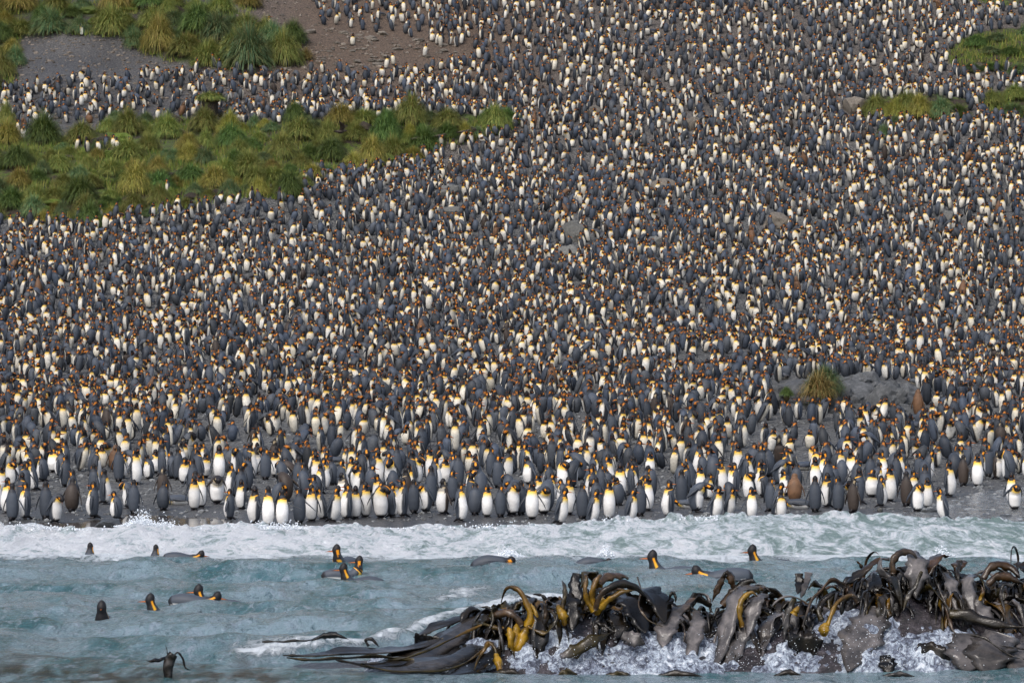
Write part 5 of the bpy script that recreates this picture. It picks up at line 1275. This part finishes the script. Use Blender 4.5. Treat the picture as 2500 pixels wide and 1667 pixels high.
hand('kelp with ochre stalks hanging in the middle of the right mound', (1835, 1480, 47.9), [
    ('stipe', ['ochre', 'yellow', 'brown'], [.03, .04, .03], [(1812, 1530, 47.8), (1806, 1500, 47.8), (1810, 1465, 47.85), (1832, 1446, 47.9), (1850, 1455, 47.9)], dict(th=.02)),
    ('blade', ['grey', 'pale', 'pale', 'pale'], [.04, .09, .11, .11], [(1872, 1452, 48.1), (1850, 1465, 47.95), (1838, 1500, 47.85), (1825, 1555, 47.7)], dict(th=.015, curl=.2)),
    ('blade', ['olive', 'grey', 'grey'], [.03, .05, .04], [(1940, 1460, 47.9), (1926, 1490, 47.85), (1918, 1530, 47.8), (1914, 1560, 47.75)], dict(th=.012)),
    ('blade', ['dark', 'tan', 'grey'], [.05, .06, .05], [(2060, 1430, 48.2), (2030, 1418, 48.1), (2000, 1445, 47.95), (1975, 1480, 47.85), (1960, 1530, 47.8)], dict(th=.015)),
    ('blade', ['dark', 'black', 'dark'], [.05, .06, .05], [(1950, 1400, 48.6), (1952, 1425, 48.5), (1948, 1450, 48.3)], dict(th=.012)),
    ('blade', ['pale', 'grey', 'grey'], [.05, .04, .05], [(1974, 1398, 48.6), (1968, 1425, 48.4), (1955, 1460, 48.2)], dict(th=.012))])
hand('kelp with a small bright yellow bulb in the middle of the right mound', (2010, 1540, 47.7), [
    ('stipe', ['yellow', 'yellow', 'yellow'], [.05, .08, .05], [(2012, 1548, 47.6), (2012, 1536, 47.55), (2016, 1524, 47.6)], dict(th=.07, rnd_tip=False)),
    ('stipe', ['yellow', 'ochre', 'grey'], [.03, .03, .035], [(2018, 1528, 47.6), (2030, 1500, 47.65), (2045, 1470, 47.75), (2075, 1452, 47.85), (2100, 1465, 47.9)], dict(th=.02)),
    ('blade', ['olive', 'dark', 'dark'], [.03, .05, .05], [(2006, 1515, 47.7), (2000, 1490, 47.8), (2010, 1465, 47.9), (2040, 1445, 48.0)], dict(th=.012)),
    ('blade', ['black', 'dark', 'black'], [.08, .16, .10], [(1925, 1560, 47.6), (1950, 1568, 47.5), (1985, 1572, 47.5), (2010, 1562, 47.5)], dict(th=.012, side=(0, 0, 1), curl=0)),
    ('stipe', ['yellow', 'ochre'], [.05, .03], [(1938, 1500, 47.8), (1945, 1488, 47.8), (1950, 1480, 47.85)], dict(th=.04))])
hand('wide smooth grey kelp frond lying down the front of the right mound', (2130, 1500, 47.9), [
    ('blade', ['grey', 'pale', 'pale', 'grey'], [.10, .24, .28, .24], [(2135, 1482, 48.1), (2125, 1520, 47.8), (2100, 1570, 47.5), (2070, 1640, 47.1)], dict(th=.02, curl=.15)),
    ('blade', ['tan', 'dark', 'black'], [.04, .06, .08], [(2095, 1470, 48.0), (2080, 1455, 48.0), (2060, 1470, 47.95), (2055, 1500, 47.9)], dict(th=.012)),
    ('blade', ['black', 'black', 'dark'], [.06, .12, .10], [(2160, 1600, 47.3), (2165, 1620, 47.2), (2172, 1645, 47.1)], dict(th=.015))])
hand('kelp with grey arching loops at the highest crown of the reef', (2200, 1400, 48.3), [
    ('blade', ['tan', 'tan', 'grey'], [.04, .05, .05], [(2180, 1400, 48.2), (2180, 1372, 48.2), (2195, 1350, 48.25), (2220, 1345, 48.3), (2240, 1362, 48.3)], dict(th=.015)),
    ('blade', ['pale', 'pale', 'pale', 'grey'], [.07, .14, .15, .10], [(2225, 1346, 48.5), (2238, 1375, 48.25), (2238, 1410, 48.15), (2235, 1460, 48.05)], dict(th=.015, curl=.15)),
    ('blade', ['grey', 'pale', 'grey'], [.03, .05, .05], [(2170, 1365, 48.3), (2152, 1366, 48.25), (2148, 1385, 48.2), (2165, 1405, 48.15), (2185, 1420, 48.1)], dict(th=.015)),
    ('blade', ['grey', 'grey', 'dark'], [.03, .04, .04], [(2200, 1400, 48.1), (2190, 1425, 48.0), (2196, 1455, 47.95), (2215, 1470, 47.9)], dict(th=.012)),
    ('blade', ['brown', 'dark', 'black'], [.03, .07, .07], [(2150, 1364, 48.6), (2120, 1385, 48.4), (2090, 1410, 48.3), (2062, 1425, 48.2)], dict(th=.015)),
    ('blade', ['olive', 'grey', 'olive'], [.02, .03, .03], [(2250, 1395, 48.0), (2235, 1430, 47.9), (2215, 1460, 47.85), (2205, 1490, 47.8)], dict(th=.012)),
    ('blade', ['dark', 'brown', 'black'], [.06, .12, .10], [(2310, 1358, 48.6), (2290, 1360, 48.5), (2272, 1385, 48.3), (2262, 1410, 48.2)], dict(th=.015))])
hand('kelp with long parallel hanging straps right of the highest crown', (2330, 1420, 48.2), [
    ('blade', ['dark', 'pale', 'pale', 'grey'], [.05, .08, .08, .07], [(2308, 1398, 48.4), (2322, 1425, 48.1), (2332, 1465, 47.95), (2340, 1500, 47.8)], dict(th=.015, curl=.2)),
    ('blade', ['grey', 'pale', 'pale', 'grey'], [.05, .08, .08, .08], [(2380, 1405, 48.4), (2362, 1415, 48.2), (2368, 1460, 48.0), (2382, 1510, 47.8)], dict(th=.015, curl=.2)),
    ('blade', ['grey', 'grey', 'pale', 'pale'], [.04, .06, .10, .14], [(2370, 1440, 48.1), (2385, 1470, 47.95), (2402, 1495, 47.85), (2425, 1520, 47.7)], dict(th=.015)),
    ('blade', ['dark', 'dark', 'dark'], [.03, .03, .03], [(2345, 1370, 48.5), (2338, 1395, 48.3), (2342, 1430, 48.1)], dict(th=.015)),
    ('blade', ['olive', 'dark', 'dark', 'dark'], [.05, .09, .06, .02], [(2318, 1498, 47.7), (2350, 1500, 47.65), (2400, 1515, 47.6), (2460, 1528, 47.55), (2510, 1530, 47.5)], dict(th=.02, side=(0, .3, 1), curl=0)),
    ('stipe', ['grey', 'tan', 'grey'], [.018, .02, .016], [(2290, 1425, 48.0), (2302, 1460, 47.9), (2315, 1500, 47.75), (2325, 1535, 47.6), (2345, 1555, 47.5)], dict(th=.014)),
    ('stipe', ['brown', 'yellow', 'brown'], [.02, .03, .02], [(2300, 1490, 47.95), (2296, 1470, 47.95), (2306, 1450, 48.0)], dict(th=.02)),
    ('blade', ['brown', 'brown', 'dark'], [.05, .10, .06], [(2350, 1370, 48.8), (2342, 1380, 48.6), (2335, 1400, 48.5)], dict(th=.015))])
hand('brown glistening kelp arching over the rightmost hump', (2440, 1420, 48.5), [
    ('blade', ['tan', 'brown', 'black'], [.04, .06, .08], [(2400, 1412, 48.4), (2415, 1388, 48.45), (2440, 1376, 48.5), (2470, 1385, 48.5), (2490, 1410, 48.4)], dict(th=.015)),
    ('blade', ['tan', 'brown', 'dark'], [.04, .06, .05], [(2412, 1425, 48.2), (2435, 1408, 48.2), (2465, 1410, 48.2), (2498, 1425, 48.2)], dict(th=.015)),
    ('blade', ['brown', 'black', 'black'], [.06, .12, .10], [(2480, 1376, 48.7), (2500, 1385, 48.6), (2520, 1410, 48.5)], dict(th=.015)),
    ('blade', ['grey', 'dark', 'grey'], [.02, .025, .03], [(2470, 1428, 48.1), (2448, 1430, 48.0), (2445, 1460, 47.9), (2455, 1500, 47.8)], dict(th=.012)),
    ('stipe', ['yellow', 'brown', 'brown'], [.02, .03, .02], [(2392, 1465, 47.95), (2400, 1445, 47.95), (2396, 1430, 48.0)], dict(th=.02))])
hand('broad flat grey kelp fronds lying at the bottom right', (2400, 1600, 47.0), [
    ('blade', ['grey', 'pale', 'grey'], [.16, .28, .26], [(2360, 1548, 47.5), (2362, 1590, 47.25), (2360, 1640, 46.95)], dict(th=.02, curl=.1)),
    ('blade', ['pale', 'grey', 'grey'], [.20, .32, .28], [(2450, 1550, 47.5), (2420, 1590, 47.2), (2410, 1645, 46.9)], dict(th=.02, curl=.1)),
    ('blade', ['pale', 'pale', 'grey'], [.15, .25, .25], [(2540, 1555, 47.5), (2500, 1600, 47.2), (2480, 1645, 46.9)], dict(th=.02, curl=.1)),
    ('blade', ['black', 'dark', 'black'], [.05, .12, .08], [(2240, 1580, 47.4), (2270, 1585, 47.3), (2300, 1600, 47.25), (2320, 1610, 47.25)], dict(th=.015, side=(0, .2, 1))),
    ('stipe', ['dark', 'dark', 'dark'], [.012, .014, .012], [(2370, 1550, 47.3), (2410, 1560, 47.2), (2450, 1590, 47.1), (2500, 1610, 47.0)], dict(th=.012)),
    ('stipe', ['dark', 'dark'], [.012, .01], [(2505, 1585, 47.2), (2470, 1580, 47.2), (2440, 1575, 47.2)], dict(th=.012))])
hand('wet olive kelp blade slanting across the white water under the left mound', (1500, 1545, 47.6), [
    ('blade', ['pale', 'olive', 'olive', 'dark'], [.03, .09, .08, .02], [(1368, 1602, 47.3), (1400, 1590, 47.35), (1450, 1562, 47.45), (1498, 1542, 47.6)], dict(th=.02, side=(0, .4, 1), curl=0)),
    ('blade', ['grey', 'pale', 'dark'], [.05, .10, .06], [(1520, 1550, 47.6), (1548, 1560, 47.5), (1575, 1572, 47.5)], dict(th=.015, side=(0, .4, 1))),
    ('blade', ['dark', 'dark'], [.02, .04], [(1500, 1545, 47.6), (1475, 1525, 47.7), (1450, 1520, 47.8)], dict(th=.012)),
    ('stipe', ['ochre', 'yellow', 'yellow'], [.03, .06, .04], [(1220, 1635, 47.0), (1216, 1612, 47.1), (1208, 1590, 47.2)], dict(th=.04)),
    ('blade', ['olive', 'ochre', 'olive'], [.02, .03, .03], [(1212, 1600, 47.15), (1204, 1575, 47.2), (1190, 1570, 47.25), (1172, 1600, 47.2), (1155, 1640, 46.9)], dict(th=.012))])
rk = random.Random(5)
hand('low dark kelp blades awash along the bottom of the reef', (1600, 1655, 46.8), [
    ('blade', [rk.choice(['dark', 'black', 'olive']), rk.choice(['grey', 'dark', 'olive']), 'dark'], [.02, rk.uniform(.03, .07), .02],
     [(x0, 1652, 46.85), (x0 + ww * .3, 1652 - hh_, 46.85), (x0 + ww * .6, 1650 - hh_ * .8, 46.8), (x0 + ww, 1658, 46.8)], dict(th=.02, curl=rk.uniform(-.5, .6), tw=rk.uniform(-1, 1), seed=i)) for i, (x0, ww, hh_) in enumerate(
        [(1190, 110, 8), (1360, 60, 9), (1470, 90, 7), (1600, 130, 8), (1890, 80, 9), (2150, 100, 6)])])
